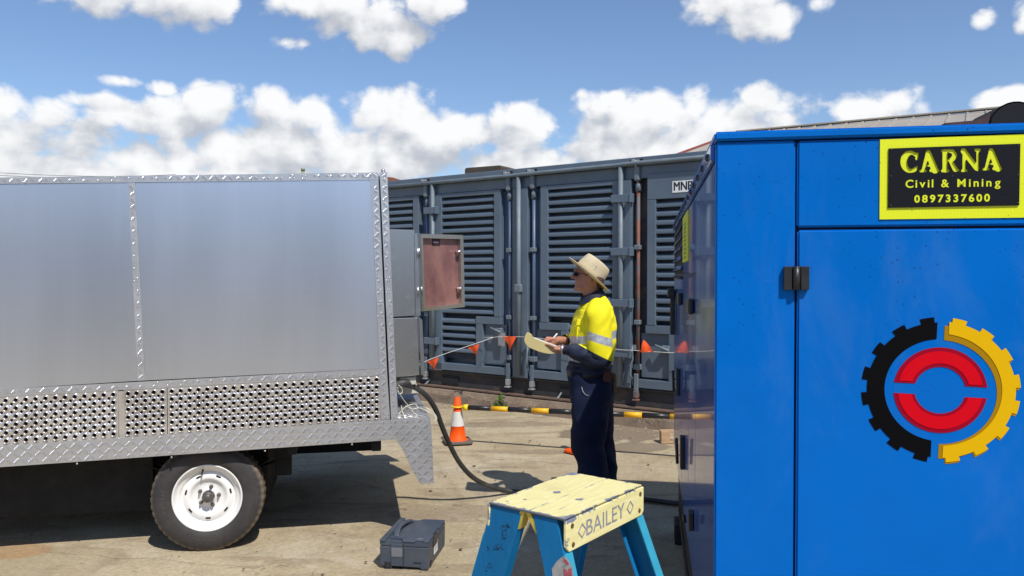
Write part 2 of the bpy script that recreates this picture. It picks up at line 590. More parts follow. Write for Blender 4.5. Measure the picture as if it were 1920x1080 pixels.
lt_ = MB()
for i in range(70):
    a_ = random.uniform(0, 6.3); L = random.uniform(0.008, 0.045)
    p_ = on_z(*random.choice([(835, 900), (810, 985), (1130, 800), (1210, 880), (980, 830), (640, 1050), (890, 880), (520, 1040)])) + Vector((random.gauss(0, 0.25), random.gauss(0, 0.25), 0))
    p_.z = 0.004
    if p_.y < 1.0: continue
    d_ = Vector((math.cos(a_), math.sin(a_), 0)) * L
    if i % 2: lt_.tube([p_ - d_, p_ + Vector((0, 0, 0.006)), p_ + d_ * 0.8], 0.0014, 3, caps=False)
    else:
        s__ = Vector((-d_.y, d_.x, 0)) * 0.35; lt_.add([p_ - d_ * .5, p_ - s__, p_ + d_ * .5, p_ + s__ + Vector((0, 0, 0.006))], [(0, 1, 2, 3)])
tag(lt_.build('leaf_litter', mat('brown_litter', (0.12, 0.075, 0.04), 0.8, var=0.4)), 'tiny brown twigs and leaf scraps lying about the concrete yard', 'litter', kind='stuff')

# ================================================================ GREY LOUVRED CONTAINER
M_cont = mat('grey_blue_paint', (0.100, 0.136, 0.178), 0.36, var=0.16, vscale=2.2, bump=0.10, bscale=9, dirt=(0.145, 0.172, 0.19), dirt_amt=0.45, dirt_scale=1.6, dirt_lo=0.5)
M_cpipe = mat('weathered_pipe_paint', (0.145, 0.18, 0.205), 0.5, var=0.18, vscale=6, dirt=(0.13, 0.17, 0.20), dirt_amt=0.6, dirt_scale=8)
M_crust = mat('rusty_primer', (0.20, 0.085, 0.055), 0.75, var=0.3, vscale=9, dirt=(0.095, 0.115, 0.14), dirt_amt=0.85, dirt_scale=5, dirt_lo=0.46)
M_rod = mat('navy_rod_paint', (0.075, 0.115, 0.19), 0.38, var=0.15, vscale=6)
M_void = mat('black_interior', (0.012, 0.014, 0.018), 0.85, var=0.1)
M_back = mat('dark_navy_backing', (0.045, 0.058, 0.082), 0.8, var=0.2)
M_zinc = mat('galvanised_steel', (0.36, 0.37, 0.38), 0.5, metal=0.5, var=0.25, vscale=14)
M_beam = mat('dark_base_beam', (0.035, 0.035, 0.038), 0.7, var=0.3, vscale=3, dirt=(0.10, 0.07, 0.05), dirt_amt=0.6, dirt_scale=5)
M_twig = mat('brown_leaf_litter', (0.13, 0.075, 0.04), 0.8, var=0.4)
M_flange = mat('brown_rusted_flange', (0.13, 0.085, 0.062), 0.85, var=0.3, vscale=8)
M_plinth = mat('old_concrete_edge', (0.235, 0.175, 0.125), 0.92, var=0.28, vscale=6, bump=0.5, bscale=30, dirt=(0.12, 0.085, 0.06), dirt_amt=0.5)
M_white = mat('white_vinyl', (0.78, 0.78, 0.76), 0.5, var=0.03)
M_blackprint = mat('black_print', (0.015, 0.015, 0.015), 0.5, var=0.05)

cont = thing('shipping_container', C, 'long grey-blue steel container with louvred doors and vertical lock rods behind the worker', 'container')
X0, X1 = -3.9, 3.4
ZT, ZB = 2.893, 0.408
b_ = MB()                                    # shell behind the doors
b_.box(X0, X1, 0.16, 2.4, 0.36, 2.86)
b_.build('body', M_cont, cont, bevel=0.01)
b_ = MB()
b_.box(X0, X1, -0.012, 0.16, 2.80, ZT)
b_.box(X0, X1, 0.02, 0.16, 2.666, 2.80)
b_.build('header_beam', M_cont, cont, bevel=0.006)
b_ = MB(); b_.tube([(X0, -0.035, 2.812), (-0.5, -0.035, 2.812), (-0.2, -0.035, 2.815), (0.95, -0.035, 2.822), (1.08, -0.035, 2.826), (X1, -0.035, 2.824)], 0.024, 10)
b_.build('gutter_pipe', M_cpipe, cont)
b_ = MB(); b_.box(X0, X1, 0.05, 0.9, 0.20, 0.385); b_.box(X0, X1, 0.012, 0.05, 0.375, 0.400)
b_.build('base_beam', M_beam, cont, bevel=0.005)
b_ = MB(); b_.box(X0, X1, -0.05, 0.85, 0.185, 0.20)
b_.build('bottom_flange', M_flange, cont)
b_ = MB()
for u_ in (-1.62, 0.16, 1.9):
    b_ = MB(); b_.box(u_, u_ + 0.26, 0.035, 0.052, 0.235, 0.335); b_.build('fork_pocket', M_void, cont)
pass
for u_, s_ in ((-1.86, 0.035), (0.17, 0.03)):
    q = MB(); q.add([(u_, -0.045, 0.203), (u_ + s_, -0.045, 0.203), (u_ + s_, 0.04, 0.27), (u_ + s_ * 0.3, 0.04, 0.27)], [(0, 1, 2, 3)])
    q.box(u_, u_ + s_, -0.047, -0.043, 0.203, 0.215)
    q.build('gusset', M_zinc, cont, fix=False)

# plinth of rough concrete under it
pl = MB()
n = 90
ring = []
for i in range(n + 1):
    u_ = X0 - 0.2 + (X1 - X0 + 0.4) * i / n
    k = noise.noise(Vector((u_ * 3, 0, 1))) * 0.018; k2 = noise.noise(Vector((u_ * 9, 2, 1))) * 0.012
    ring.append([C.world(p) for p in ((u_, -0.10 + k + k2, -0.02), (u_, -0.085 + k, 0.10 + k2), (u_, -0.06 + k, 0.165), (u_, 0.0, 0.184), (u_, 2.4, 0.184), (u_, 2.4, -0.02))])
pl.loft(ring, 0, True, False)
tag(pl.build('concrete_plinth', M_plinth), kind='structure')

SLATS = []


def slat_mesh(width):
    q = MB()
    # a louvre blade: rolled lip at the front, sloping back and up
    prof = [(0.006, 0.0), (0.0, 0.003), (-0.002, 0.012), (0.0, 0.037), (0.028, 0.061), (0.06, 0.066), (0.06, 0.063), (0.029, 0.057), (0.006, 0.034), (0.004, 0.010)]
    q.add([(0, y_, z_) for y_, z_ in prof] + [(width, y_, z_) for y_, z_ in prof],
          [tuple(range(10)), tuple(range(19, 9, -1))] + [(i, (i + 1) % 10, (i + 1) % 10 + 10, i + 10) for i in range(10)])
    ob = q.build('slat', M_cont, cont)
    me = ob.data
    bpy.data.objects.remove(ob)
    return me


def louvres(x0, x1, ztop, zbot, pitch=0.0925):
    me = slat_mesh(x1 - x0)
    zz = ztop - 0.04 - 0.045
    while zz > zbot - 0.01:
        o = link('slat', me, cont, (x0, random.uniform(0.010, 0.014), zz))
        o.rotation_euler = (random.uniform(-0.03, 0.03), random.uniform(-0.002, 0.002), 0)
        zz -= pitch
    q = MB(); q.box(x0 - 0.01, x1 + 0.01, 0.10, 0.14, zbot - 0.02, ztop + 0.02)
    q.build('louvre_backing', M_back, cont)


def panel(name, x0, x1, z0, z1, y=0.0, depth=0.1, m=None, bev=0.004):
    q = MB(); q.box(x0, x1, y, y + depth, z0, z1)
    return q.build(name, m or M_cont, cont, bevel=bev)


ZL = 2.615
# door A (mostly hidden), door B, door C, door D
louvres(-3.05, -2.10, ZL, 0.60)
panel('door_frame', -2.10, -2.00, 0.50, 2.664)
panel('door_frame', -3.15, -3.05, 0.50, 2.664)
panel('door_frame', -3.05, -2.10, ZL, 2.664)
panel('bottom_panel', -3.15, -1.99, ZB, 0.50, -0.004)
panel('corner_post', X0, -3.15, ZB, 2.664, 0.0, 0.14)
# door B
louvres(-1.603, -0.763, ZL, 1.12)
louvres(-1.603, -1.046, 1.10, 0.58)
panel('door_frame', -0.763, -0.665, 1.115, 2.664)
panel('door_frame', -1.603, -0.763, ZL, 2.664)
panel('door_frame', -1.046, -0.665, 1.02, 1.112, 0.002)
panel('door_frame', -1.046, -0.945, 0.5, 1.018, 0.002)
panel('lock_box_panel', -0.945, -0.60, 0.52, 1.018, 0.05, 0.05)
panel('bottom_panel', -1.75, -0.53, ZB, 0.50, -0.002)
# door C
louvres(0.022, 0.870, ZL, 1.12)
louvres(0.30, 0.870, 1.08, 0.58)
panel('door_frame', -0.082, 0.022, 1.075, 2.664)
panel('door_frame', 0.022, 0.870, ZL, 2.664)
panel('door_frame', -0.10, 0.30, 0.985, 1.073, 0.002)
panel('door_frame', 0.20, 0.30, 0.5, 0.983, 0.002)
panel('lock_box_panel', -0.16, 0.20, 0.52, 0.983, 0.05, 0.05)
panel('bottom_panel', -0.21, 0.93, ZB, 0.50, -0.002)
# door D, lower header with the number
panel('header_panel', 1.288, 3.0, 2.43, 2.70, 0.0, 0.1)
louvres(1.388, 2.18, 2.425, 1.10)
panel('door_frame', 1.288, 1.388, 1.09, 2.428)
panel('door_frame', 2.18, 2.28, 1.09, 2.428)
panel('door_frame', 1.27, 2.28, 1.0, 1.088, 0.002)
panel('lock_box_panel', 1.20, 1.54, 0.52, 0.998, 0.05, 0.05)
panel('door_frame', 1.54, 1.66, 0.5, 0.998, 0.002)
panel('bottom_panel', 1.15, 2.28, ZB, 0.50, -0.002)
louvres(1.66, 2.28, 0.98, 0.58)
# beyond, mostly hidden by the generator
panel('corner_post', 2.45, 2.75, ZB, 2.664, 0.0, 0.12)
panel('door_frame', 2.75, X1, ZB, 2.428, 0.0, 0.1)
panel('channel_back', 2.28, 2.45, ZB, 2.664, 0.07, 0.04, M_rod)
# recessed channels with lock rods
for (a, b2, xr, m, mr) in ((-2.0, -1.822, -1.872, M_rod, M_rod), (-0.665, -0.482, -0.545, M_rod, M_rod), (-0.264, -0.082, -0.195, M_rod, M_rod), (1.098, 1.288, 1.168, M_beam, M_crust), (2.28, 2.45, 2.36, M_rod, M_rod)):
    panel('channel_back', a - 0.005, b2 + 0.005, ZB + 0.02, 2.664, 0.085, 0.03, m)
    q = MB(); q.tube([(xr, 0.035, 0.36), (xr, 0.035, 2.72)], 0.020, 10); q.build('lock_rod', mr, cont)
    q = MB(); q.box(xr - 0.032, xr + 0.032, -0.02, 0.06, 2.64, 2.80); q.build('rod_guide', M_cpipe, cont, bevel=0.012)
    q = MB(); q.lathe([(0.034, 0), (0.034, 0.07), (0.028, 0.085)], (xr, 0.035, 2.53), n=10); q.build('rod_collar', M_cpipe, cont)
    q = MB(); q.box(xr - 0.035, xr + 0.035, -0.002, 0.07, 1.90, 1.95); q.build('rod_clamp', M_cpipe, cont, bevel=0.005)
    q = MB(); q.box(xr - 0.035, xr + 0.035, -0.002, 0.07, 1.09, 1.14); q.build('rod_clamp', M_cpipe, cont, bevel=0.005)
    q = MB(); q.box(xr - 0.038, xr + 0.038, -0.004, 0.07, 0.60, 0.66); q.build('rod_clamp', M_cpipe, cont, bevel=0.005)
    q = MB(); q.box(xr - 0.026, xr + 0.026, -0.02, 0.0, 0.37, 0.56); q.build('rod_guide', M_cont if mr is M_rod else M_cpipe, cont, bevel=0.006)
    q = MB(); q.box(xr - 0.022, xr + 0.022, -0.035, 0.03, 0.30, 0.372); q.box(xr - 0.034, xr + 0.034, -0.04, 0.02, 0.268, 0.285); q.box(xr - 0.016, xr + 0.016, -0.03, 0.01, 0.285, 0.30)
    q.build('locking_cam', M_crust if mr is M_crust else M_zinc, cont, bevel=0.004)
    q = MB(); q.box(xr - 0.075, xr + 0.075, -0.016, -0.0125, 2.827, 2.872); q.build('cam_recess', M_void, cont)
    q = MB(); q.box(xr - 0.045, xr - 0.01, -0.05, -0.014, 2.835, 2.868); q.box(xr + 0.012, xr + 0.04, -0.045, -0.014, 2.838, 2.862); q.tube([(xr, -0.03, 2.79), (xr, -0.03, 2.86)], 0.013, 8)
    q.build('locking_cam', M_zinc, cont, bevel=0.003)
# hinge posts with their long hinge pins
for (a, b2, xp) in ((-1.822, -1.603, -1.732), (-0.482, -0.264, -0.375), (0.870, 1.098, 0.985)):
    panel('hinge_post', a, b2, ZB - 0.01, 2.664, -0.002, 0.12)
    q = MB(); q.tube([(xp, -0.025, 0.42), (xp, -0.025, 2.80)], 0.027, 12)
    q.build('hinge_pipe', M_cpipe, cont)
for z_ in (2.457, 1.88, 1.32, 0.775):
    for xa, xb in ((-1.86, -1.645), (0.88, 1.125)):
        q = MB()
        q.box(xa, xb, -0.062, -0.054, z_ - 0.042, z_ + 0.042)
        q.box(xa, xa + 0.04, -0.054, 0.0, z_ - 0.042, z_ + 0.042); q.box(xb - 0.02, xb + 0.006, -0.07, 0.01, z_ - 0.05, z_ + 0.05)
        q.build('hinge_strap', M_cont, cont, bevel=0.006)
for z_ in (1.467,):
    q = MB(); q.box(-0.42, -0.325, -0.06, -0.004, z_ - 0.048, z_ + 0.048); q.build('hinge_knuckle', M_cpipe, cont, bevel=0.01)
# lock handles
for (u0, z0, m) in ((-0.70, 0.93, M_cpipe), (0.08, 0.86, M_void), (1.50, 0.83, M_cpipe)):
    q = MB(); q.tube([(u0 - 0.11, -0.01, z0 + 0.05), (u0 - 0.03, -0.03, z0 + 0.03), (u0 + 0.05, -0.02, z0)], 0.014, 6)
    q.box(u0 - 0.03, u0 + 0.05, -0.02, 0.05, z0 - 0.03, z0 + 0.05)
    q.build('door_handle', m, cont, bevel=0.004)
q = MB(); q.prism([(-0.70, 0.93), (-0.585, 0.92), (-0.595, 0.76), (-0.685, 0.77)], -0.012, -0.004)
q.build('aluminium_tag', M_zinc, cont)
for xr in (1.135,):
    q = MB(); q.tube([(xr, -0.03, 0.86), (xr, -0.05, 0.80), (xr + 0.01, -0.045, 0.72), (xr - 0.015, -0.04, 0.66), (xr - 0.02, -0.045, 0.55), (xr, -0.03, 0.50)], 0.012, 6)
    q.box(xr - 0.03, xr + 0.03, -0.04, 0.0, 0.82, 0.87)
    q.build('door_handle', M_cpipe, cont)
q = MB(); q.tube([(-0.235, -0.03, 0.80), (-0.235, -0.05, 0.70), (-0.245, -0.045, 0.62), (-0.245, -0.04, 0.52)], 0.012, 6); q.box(-0.27, -0.2, -0.04, 0.0, 0.76, 0.80)
q.build('door_handle', M_cpipe, cont)
# number plate
pl_ = MB(); pl_.box(1.579, 1.86, -0.004, -0.0005, 2.487, 2.607)
sgn = pl_.build('number_plate', M_white, cont)
q = MB()
for k_ in range(3): text_into(q, 'MNPV', 0.130, 1.725 + 0.0035 * (k_ - 1), 2.547, -0.0045 - 0.0003 * k_, sx=0.78, bold=0.0, depth=0.0006)
q.build('number', M_blackprint, sgn)

# timber block on the container roof
M_timber = mat('weathered_timber', (0.075, 0.058, 0.042), 0.9, var=0.35, vscale=12, stretch=(0.3, 3, 3), bump=0.4, bscale=40)
TB = Frame(C.world((-1.27, 0.06, 2.893)), C.r + 0.08)
t_ = thing('timber_block', TB, 'weathered brown timber beam lying on the roof edge of the grey container', 'timber')
q = MB(); q.prism([(0, 0), (0.0, 0.07), (0.02, 0.085), (0.52, 0.082), (0.55, 0.06), (0.55, 0)], 0, 0.35)
q.build('beam', M_timber, t_, bevel=0.006)
q = MB(); q.box(0.05, 0.5, 0.05, 0.3, -0.0, 0.088); q.build('top_board', M_timber, t_, bevel=0.003)

# ================================================================ SHED BEHIND
M_roof = mat('beige_roof_sheet', (0.36, 0.32, 0.26), 0.55, var=0.10, vscale=1.2, dirt=(0.24, 0.20, 0.16), dirt_amt=0.4, dirt_scale=1.5)
M_redtrim = mat('red_barge_board', (0.28, 0.06, 0.05), 0.6)
M_shedwall = mat('cream_wall_sheet', (0.42, 0.38, 0.31), 0.7, var=0.1)
# ridge and gable corner from where they stand in the view, 19-24 m away
apex = at_depth(1890, 205, 17.0)
ridge2 = at_depth(1510, 239, 17.0 * 310 / 276)
d_r = (ridge2 - apex); d_r.z = 0
L_r = d_r.length; ang_r = math.atan2(d_r.y, d_r.x)
SH = Frame((apex.x, apex.y, 0), ang_r)
shed = thing('shed', SH, 'farther shed with a ribbed beige metal roof showing over the blue generator', 'shed')
zr = apex.z
q = MB()
W_, rise = 6.0, 1.5
LE = 5.78                           # the ridge ends here, above the gap left of the generator
q.box(-6, LE - 0.3, -W_ + 0.3, W_ - 0.3, 0, zr - rise - 0.1)
q.build('wall', M_shedwall, shed)
for sgn_ in (1, -1):
    q = MB()
    q.add([(-6, 0, zr), (LE, 0, zr), (LE, sgn_ * W_, zr - rise), (-6, sgn_ * W_, zr - rise),
           (-6, 0, zr - 0.05), (LE, 0, zr - 0.05), (LE, sgn_ * W_, zr - rise - 0.05), (-6, sgn_ * W_, zr - rise - 0.05)],
          [(0, 1, 2, 3), (7, 6, 5, 4), (0, 4, 5, 1), (3, 2, 6, 7), (0, 3, 7, 4), (1, 5, 6, 2)])
    rf = q.build('roof', M_roof, shed)
    q = MB(); q.prism([(0, zr + 0.04), (sgn_ * W_, zr - rise + 0.04), (sgn_ * W_, zr - rise - 0.16), (0, zr - 0.16)], LE + 0.003, LE + 0.06, axes='yz')
    q.build('barge_board', M_redtrim, shed)
    rib = MB(); rib.add([(-0.03, 0, zr), (0.03, 0, zr), (0.015, 0, zr + 0.035), (-0.015, 0, zr + 0.035), (-0.03, sgn_ * W_, zr - rise), (0.03, sgn_ * W_, zr - rise), (0.015, sgn_ * W_, zr - rise + 0.035), (-0.015, sgn_ * W_, zr - rise + 0.035)],
                        [(0, 1, 5, 4), (1, 2, 6, 5), (2, 3, 7, 6), (3, 0, 4, 7), (0, 3, 2, 1), (4, 5, 6, 7)])
    r0 = rib.build('rib', M_roof, rf, loc=(-5.9, 0, 0))
    k = -5.9 + 0.35
    while k < LE - 0.1:
        link('rib', r0.data, rf, (k, 0, 0)); k += 0.35
q = MB(); q.box(-6, LE, -0.12, 0.12, zr + 0.03, zr + 0.06); q.build('ridge_cap', M_roof, shed)

# rust-brown roof tip over the trailer corner, small pipe, overhead wires
pt = at_depth(728, 333, 16.0)
RT = Frame((pt.x, pt.y, 0), -0.25)
rt = thing('distant_roof', RT, 'orange-brown roof tip peeking between the trailer corner and the container', 'roof')
q = MB(); q.prism([(-1.5, pt.z - 0.35), (-0.4, pt.z + 0.06), (0.1, pt.z), (0.6, pt.z - 0.22), (0.6, pt.z - 0.6), (-1.5, pt.z - 0.6)], 0, 3); q.build('roof', mat('orange_brown_tile', (0.26, 0.09, 0.04), 0.8, var=0.2), rt)
q = MB(); q.box(-1.3, 0.5, 0.1, 2.9, 0, pt.z - 0.55); q.build('wall', M_shedwall, rt)
pt = at_depth(568, 326, 9.0)
q = MB(); q.tube([(pt.x, pt.y, 0), (pt.x, pt.y, at_depth(568, 317, 9.0).z)], 0.018, 8); q.lathe([(0.024, -0.02), (0.024, 0.01)], (pt.x, pt.y, at_depth(568, 317, 9.0).z), n=8)
tag(q.build('vent_pipe', mat('green_grey_pipe', (0.25, 0.30, 0.20), 0.6)), 'thin greenish pipe end sticking up beyond the trailer roof', 'pipe')
for k_, (pa, pb_) in enumerate((((-60, 320), (330, 327)), ((-60, 325), (330, 331)))):
    a_, b2 = at_depth(*pa, 26.0), at_depth(*pb_, 34.0)
    q = MB(); q.tube([a_.lerp(b2, i / 12) - Vector((0, 0, 0.5 * (i / 12) * (1 - i / 12))) for i in range(13)], 0.008, 5)
    tag(q.build('overhead_wire', M_blackprint), ('higher' if k_ == 0 else 'lower') + ' of the two thin overhead wires crossing the clouds above the trailer', 'wire', 'overhead wires at the left')

# long workshop added behind the viewer, unseen, for the sheet metal to reflect
WS = Frame((-16, -15, 0), 0.06)
ws = thing('backdrop', WS, 'long low grey workshop added behind the viewer, unseen, for the trailer metal to mirror', 'backdrop')
M_ws = mat('grey_wall_sheet', (0.30, 0.32, 0.36), 0.7, var=0.1)
q = MB(); q.box(0, 34, -8, 0, 0, 3.6); q.build('wall', M_ws, ws)
q = MB(); q.prism([(-0.4, 3.6), (34.4, 3.6), (34.4, 3.8), (-0.4, 3.8)], -8.4, 0.5); q.build('roof', M_roof, ws)
for k in range(5):
    q = MB(); q.box(2.5 + 6.4 * k, 6.3 + 6.4 * k, 0.002, 0.04, 0.0, 3.0); q.build('roller_door', M_ws if k % 2 else M_shedwall, ws)
# ================================================================ TRAILER
T = Frame((-575 / 1480 * 4.57, 4.57, 0), R(11.5))


def aluminium(name, col, rough, smudge=0.5, brush=0.03, orient=None):
    m = bpy.data.materials.new(name); m.use_nodes = True
    t = NT(m.node_tree); b = get(m)
    co = t.node('ShaderNodeTexCoord').outputs['Object']
    n1 = t.noise(t.mapping(co, (1.2, 1.2, 0.25)), 1.6, 3, 0.5)
    n2 = t.noise(co, 3.0, 4, 0.55, 0.4)
    st = t.noise(t.mapping(co, (9, 9, 0.5)), 3, 3, 0.5)
    sm = t.noise(co, 11, 6, 0.6)
    f = t.math('ADD', t.ramp(n1, 0.3, 0.7, 0.95, 1.05), t.math('MULTIPLY', t.math('SUBTRACT', st, 0.5), brush * 2))
    c_ = t.mix(1.0, c4(col), t.comb(f, f, f), 'MULTIPLY')
    # a few hand smears and short scratches, only in places
    zone = t.ramp(n2, 0.54, 0.66)
    scr = t.noise(t.mapping(co, (30, 30, 7), (0, 0, 0), (0, 0.7, 0)), 2.2, 5, 0.6)
    c_ = t.mix(t.math('MULTIPLY', t.math('MULTIPLY', t.ramp(scr, 0.62, 0.72), zone), smudge), c_, c4((0.86, 0.87, 0.90)))
    c_ = t.mix(t.math('MULTIPLY', t.math('MULTIPLY', t.ramp(sm, 0.5, 0.7), zone), smudge * 0.3), c_, c4((0.80, 0.81, 0.84)))
    t.put(b.inputs['Base Color'], c_)
    b.inputs['Metallic'].default_value = 0.92
    t.put(b.inputs['Roughness'], t.ramp(n1, 0.3, 0.7, rough - 0.015, rough + 0.02))
    return m


M_alu = aluminium('mill_aluminium', (0.72, 0.755, 0.82), 0.30, 0.4)
M_alu2 = aluminium('stainless_box', (0.52, 0.52, 0.50), 0.27, 0.9)
M_tread = mat('tread_plate', (0.56, 0.56, 0.565), 0.38, metal=0.7, var=0.08, vscale=3, dirt=(0.32, 0.31, 0.29), dirt_amt=0.3, dirt_scale=3)
M_bars = mat('tread_bars', (0.56, 0.56, 0.57), 0.28, metal=0.75, var=0.05)
M_perf = mat('punched_plate', (0.74, 0.71, 0.68), 0.30, metal=0.8, var=0.12, vscale=6, dirt=(0.36, 0.30, 0.26), dirt_amt=0.35, dirt_scale=4)
M_under = mat('black_chassis', (0.012, 0.012, 0.013), 0.8, var=0.2)
M_innerdark = mat('dark_locker_interior', (0.02, 0.02, 0.03), 0.6)
M_screw = mat('steel_screw', (0.5, 0.5, 0.5), 0.35, metal=0.9)

trailer = thing('trailer', T, 'aluminium box trailer with tread plate edging, punched lower panels and a white steel wheel', 'trailer')


def TF(pts, y=0.0):
    return [T.face(px, py, y) for px, py in pts]


def tpiece(name, pts, y0, y1, m, bev=0.0):
    q = MB(); q.prism(TF(pts), y0, y1)
    return q.build(name, m, trailer, bevel=bev)


def tstrip(name, pts, y0=-0.004, y1=0.0, pitch=0.036, org=(0, 0)):
    poly = TF(pts)
    q = MB(); q.prism(poly, y0, y1)
    tread(q, poly, lambda a, b, h: (a, y0 - 0.0001 - h, b), pitch, 1, 0.0026, org=org)
    return q.build(name, [M_tread, M_bars], trailer, fix=False)


tpiece('side_panel', [(-330, 350), (240, 342.5), (259, 714), (-330, 750)], 0.001, 0.004, M_alu)
tpiece('side_panel', [(252, 342.5), (695, 337), (711.5, 691), (271, 713.5)], 0.001, 0.004, M_alu)
tstrip('top_trim', [(-330, 335.5), (0, 333), (708, 323.5), (709.5, 337), (240, 342.2), (0, 345), (-330, 349)], org=(0, 2.152))
tstrip('vertical_trim', [(240.5, 342.6), (253.5, 342.4), (272, 713), (258.5, 714)], org=(-0.39, 0))
tstrip('vertical_trim', [(695, 337.5), (709.2, 337.3), (726.5, 712), (731, 785.5), (714.5, 787), (711.8, 690)], org=(0.98, 0))
tstrip('vertical_trim', [(712, 323.3), (726, 322.5), (739.5, 650), (746.7, 785), (733.3, 786)], -0.004, 0.02, org=(1.03, 0))
tstrip('middle_trim', [(-330, 750.5), (0, 729.8), (711.5, 691.4), (713, 704), (0, 744), (-330, 764)], org=(0, 0.985))
# lower frame rail with the tail gusset
rail = [(-330, 858), (0, 835), (714.4, 787.4), (747, 785.4), (806, 782), (808.5, 800), (813.5, 905), (788, 907.5), (774, 884), (762, 858), (752, 838), (741, 824), (0, 875.5), (-330, 902)]
tstrip('bottom_rail', rail, -0.006, 0.0, org=(0.01, 0.02))

# shell: box body with roof, back and inner walls
q = MB()
out = TF([(-330, 336.5), (711, 324.5), (726, 690), (733, 786), (-330, 858)])
q.prism(out, 0.05, 1.85)
q.build('body', M_alu2, trailer)
q = MB()
top = TF([(-330, 337), (710, 325), (710, 331), (-330, 343)])
q.prism(top, 0.004, 0.05); q.build('roof_edge', M_tread, trailer)
q = MB()
q.prism(TF([(713, 325), (725, 324.5), (746, 785), (733, 785)]), 0.02, 1.86); q.build('rear_frame', M_tread, trailer)
q = MB(); p0 = T.face(718.5, 322.5); q.lathe([(0.012, 0), (0.012, 0.018), (0.008, 0.024)], (p0[0], 0.02, p0[1] - 0.004), n=10); q.build('bolt_cap', M_screw, trailer)

# tail deck
zd = T.face(806, 782)[1]
q = MB()
deck = [(T.face(747, 785)[0] - 0.02, 0.0), (T.face(806, 782)[0], 0.0), (T.face(806, 782)[0], 1.85), (T.face(747, 785)[0] - 0.02, 1.85)]
sl = 0.034
def dz(a): return zd + (a - T.face(806, 782)[0]) * sl
vs = [(a, b, dz(a)) for a, b in deck] + [(a, b, dz(a) - 0.02) for a, b in deck]
q.add(vs, [(0, 1, 2, 3), (7, 6, 5, 4), (0, 4, 5, 1), (1, 5, 6, 2), (2, 6, 7, 3), (3, 7, 4, 0)])
tread(q, deck, lambda a, b, h: (a, b, dz(a) + 0.0002 + h), 0.036, 1, 0.002)
q.build('tail_deck', [M_tread, M_bars], trailer, fix=False)
q = MB(); xr_ = T.face(806, 782)[0]
q.box(xr_ - 0.006, xr_, 0.004, 1.85, zd - 0.09, zd - 0.022); q.build('tail_lip', M_tread, trailer)
# far side gusset
q = MB(); q.prism([(a, b) for a, b in TF(rail)], 1.855, 1.862); q.build('far_rail', M_tread, trailer)

# punched panels
def punched(x0, x1, top, bot, name='punched_panel'):
    """raised collars on a square grid with small holes between them, as one sheet"""
    p = 0.0493
    q = MB()
    nrow = 6
    cols = max(1, int(round((x1 - x0) / p)))
    px_ = (x1 - x0) / cols
    def zrow(x, f):      # follow the trailer's slope
        k = (x - X_A) / (X_B - X_A)
        zt = ZT_A + (ZT_B - ZT_A) * k; zb = ZB_A + (ZB_B - ZB_A) * k
        return zt + (zb - zt) * f
    K = 16
    yb = 0.0
    for i in range(cols * 2 + 1):
        for j in range(nrow * 2 + 1):
            big = (i % 2 == 1) and (j % 2 == 1)
            small = (i % 2 == 0) and (j % 2 == 0)
            if not (big or small): continue
            cx = x0 + i * px_ / 2
            f = j / (nrow * 2)
            cz = zrow(cx, f)
            hx = px_ / 2
            def corner(di, dj):
                xx = min(max(cx + di * hx, x0), x1)
                ff = min(max(f + dj / (nrow * 2), 0), 1)
                return (xx, zrow(xx, ff))
            if small and (i in (0, cols * 2) or j in (0, nrow * 2)):
                # edge cells: plain triangles
                c0 = corner(0, 0)
                ring4 = [corner(1, 0), corner(0, 1), corner(-1, 0), corner(0, -1)]
                q.add([(c0[0], yb, c0[1])] + [(a, yb, b) for a, b in ring4], [(0, 1, 2), (0, 2, 3), (0, 3, 4), (0, 4, 1)], 0)
                continue
            ring4 = [corner(1, 0), corner(0, 1), corner(-1, 0), corner(0, -1)]
            outer = []
            for k in range(K):
                e, s_ = divmod(k, K // 4)
                a, b = ring4[e], ring4[(e + 1) % 4]
                tt = s_ / (K // 4)
                outer.append((a[0] + (b[0] - a[0]) * tt, a[1] + (b[1] - a[1]) * tt))
            def circ(r_, y_, sq=1.0):
                return [(cx + r_ * math.cos(2 * math.pi * k / K), y_, cz - r_ * math.sin(2 * math.pi * k / K)) for k in range(K)]
            rings = [[(a, yb, b) for a, b in outer]]
            if big:
                rings += [circ(0.0172, yb), circ(0.0158, yb - 0.009), circ(0.0146, yb - 0.0118), circ(0.0126, yb - 0.0118), circ(0.0112, yb - 0.006), circ(0.0110, yb + 0.008)]
            else:
                rings += [circ(0.0095, yb), circ(0.0082, yb + 0.002), circ(0.0078, yb + 0.008)]
            q.loft(rings, 0, False, True)
    ob = q.build(name, M_perf, trailer, fix=False)
    return ob


X_A, ZT_A = T.face(0, 744); ZB_A = T.face(0, 835)[1]
X_B, ZT_B = T.face(713.5, 704.5); ZB_B = T.face(714.4, 787)[1]
xa = T.face(-330, 790)[0]
punched(xa, T.face(222, 770)[0], 0, 0)
punched(T.face(232.5, 770)[0], T.face(313, 770)[0], 0, 0)
punched(T.face(314.3, 770)[0], X_B, 0, 0)
q = MB()
q.prism(TF([(222.2, 733.5), (232.3, 733), (233.5, 820), (223.5, 820.5)]), -0.003, 0.004); q.build('joint_strip', M_perf, trailer)
# fill the dark locker behind the punched panels
q = MB()
def zq(x, zA, zB): return zA + (zB - zA) * (x - X_A) / (X_B - X_A)
q.add([(xa, 0.045, zq(xa, ZT_A, ZT_B)), (X_B + 0.03, 0.045, ZT_B), (X_B + 0.03, 0.045, ZB_B), (xa, 0.045, zq(xa, ZB_A, ZB_B))], [(0, 1, 2, 3)])
q.build('locker_lining', M_innerdark, trailer, fix=False)
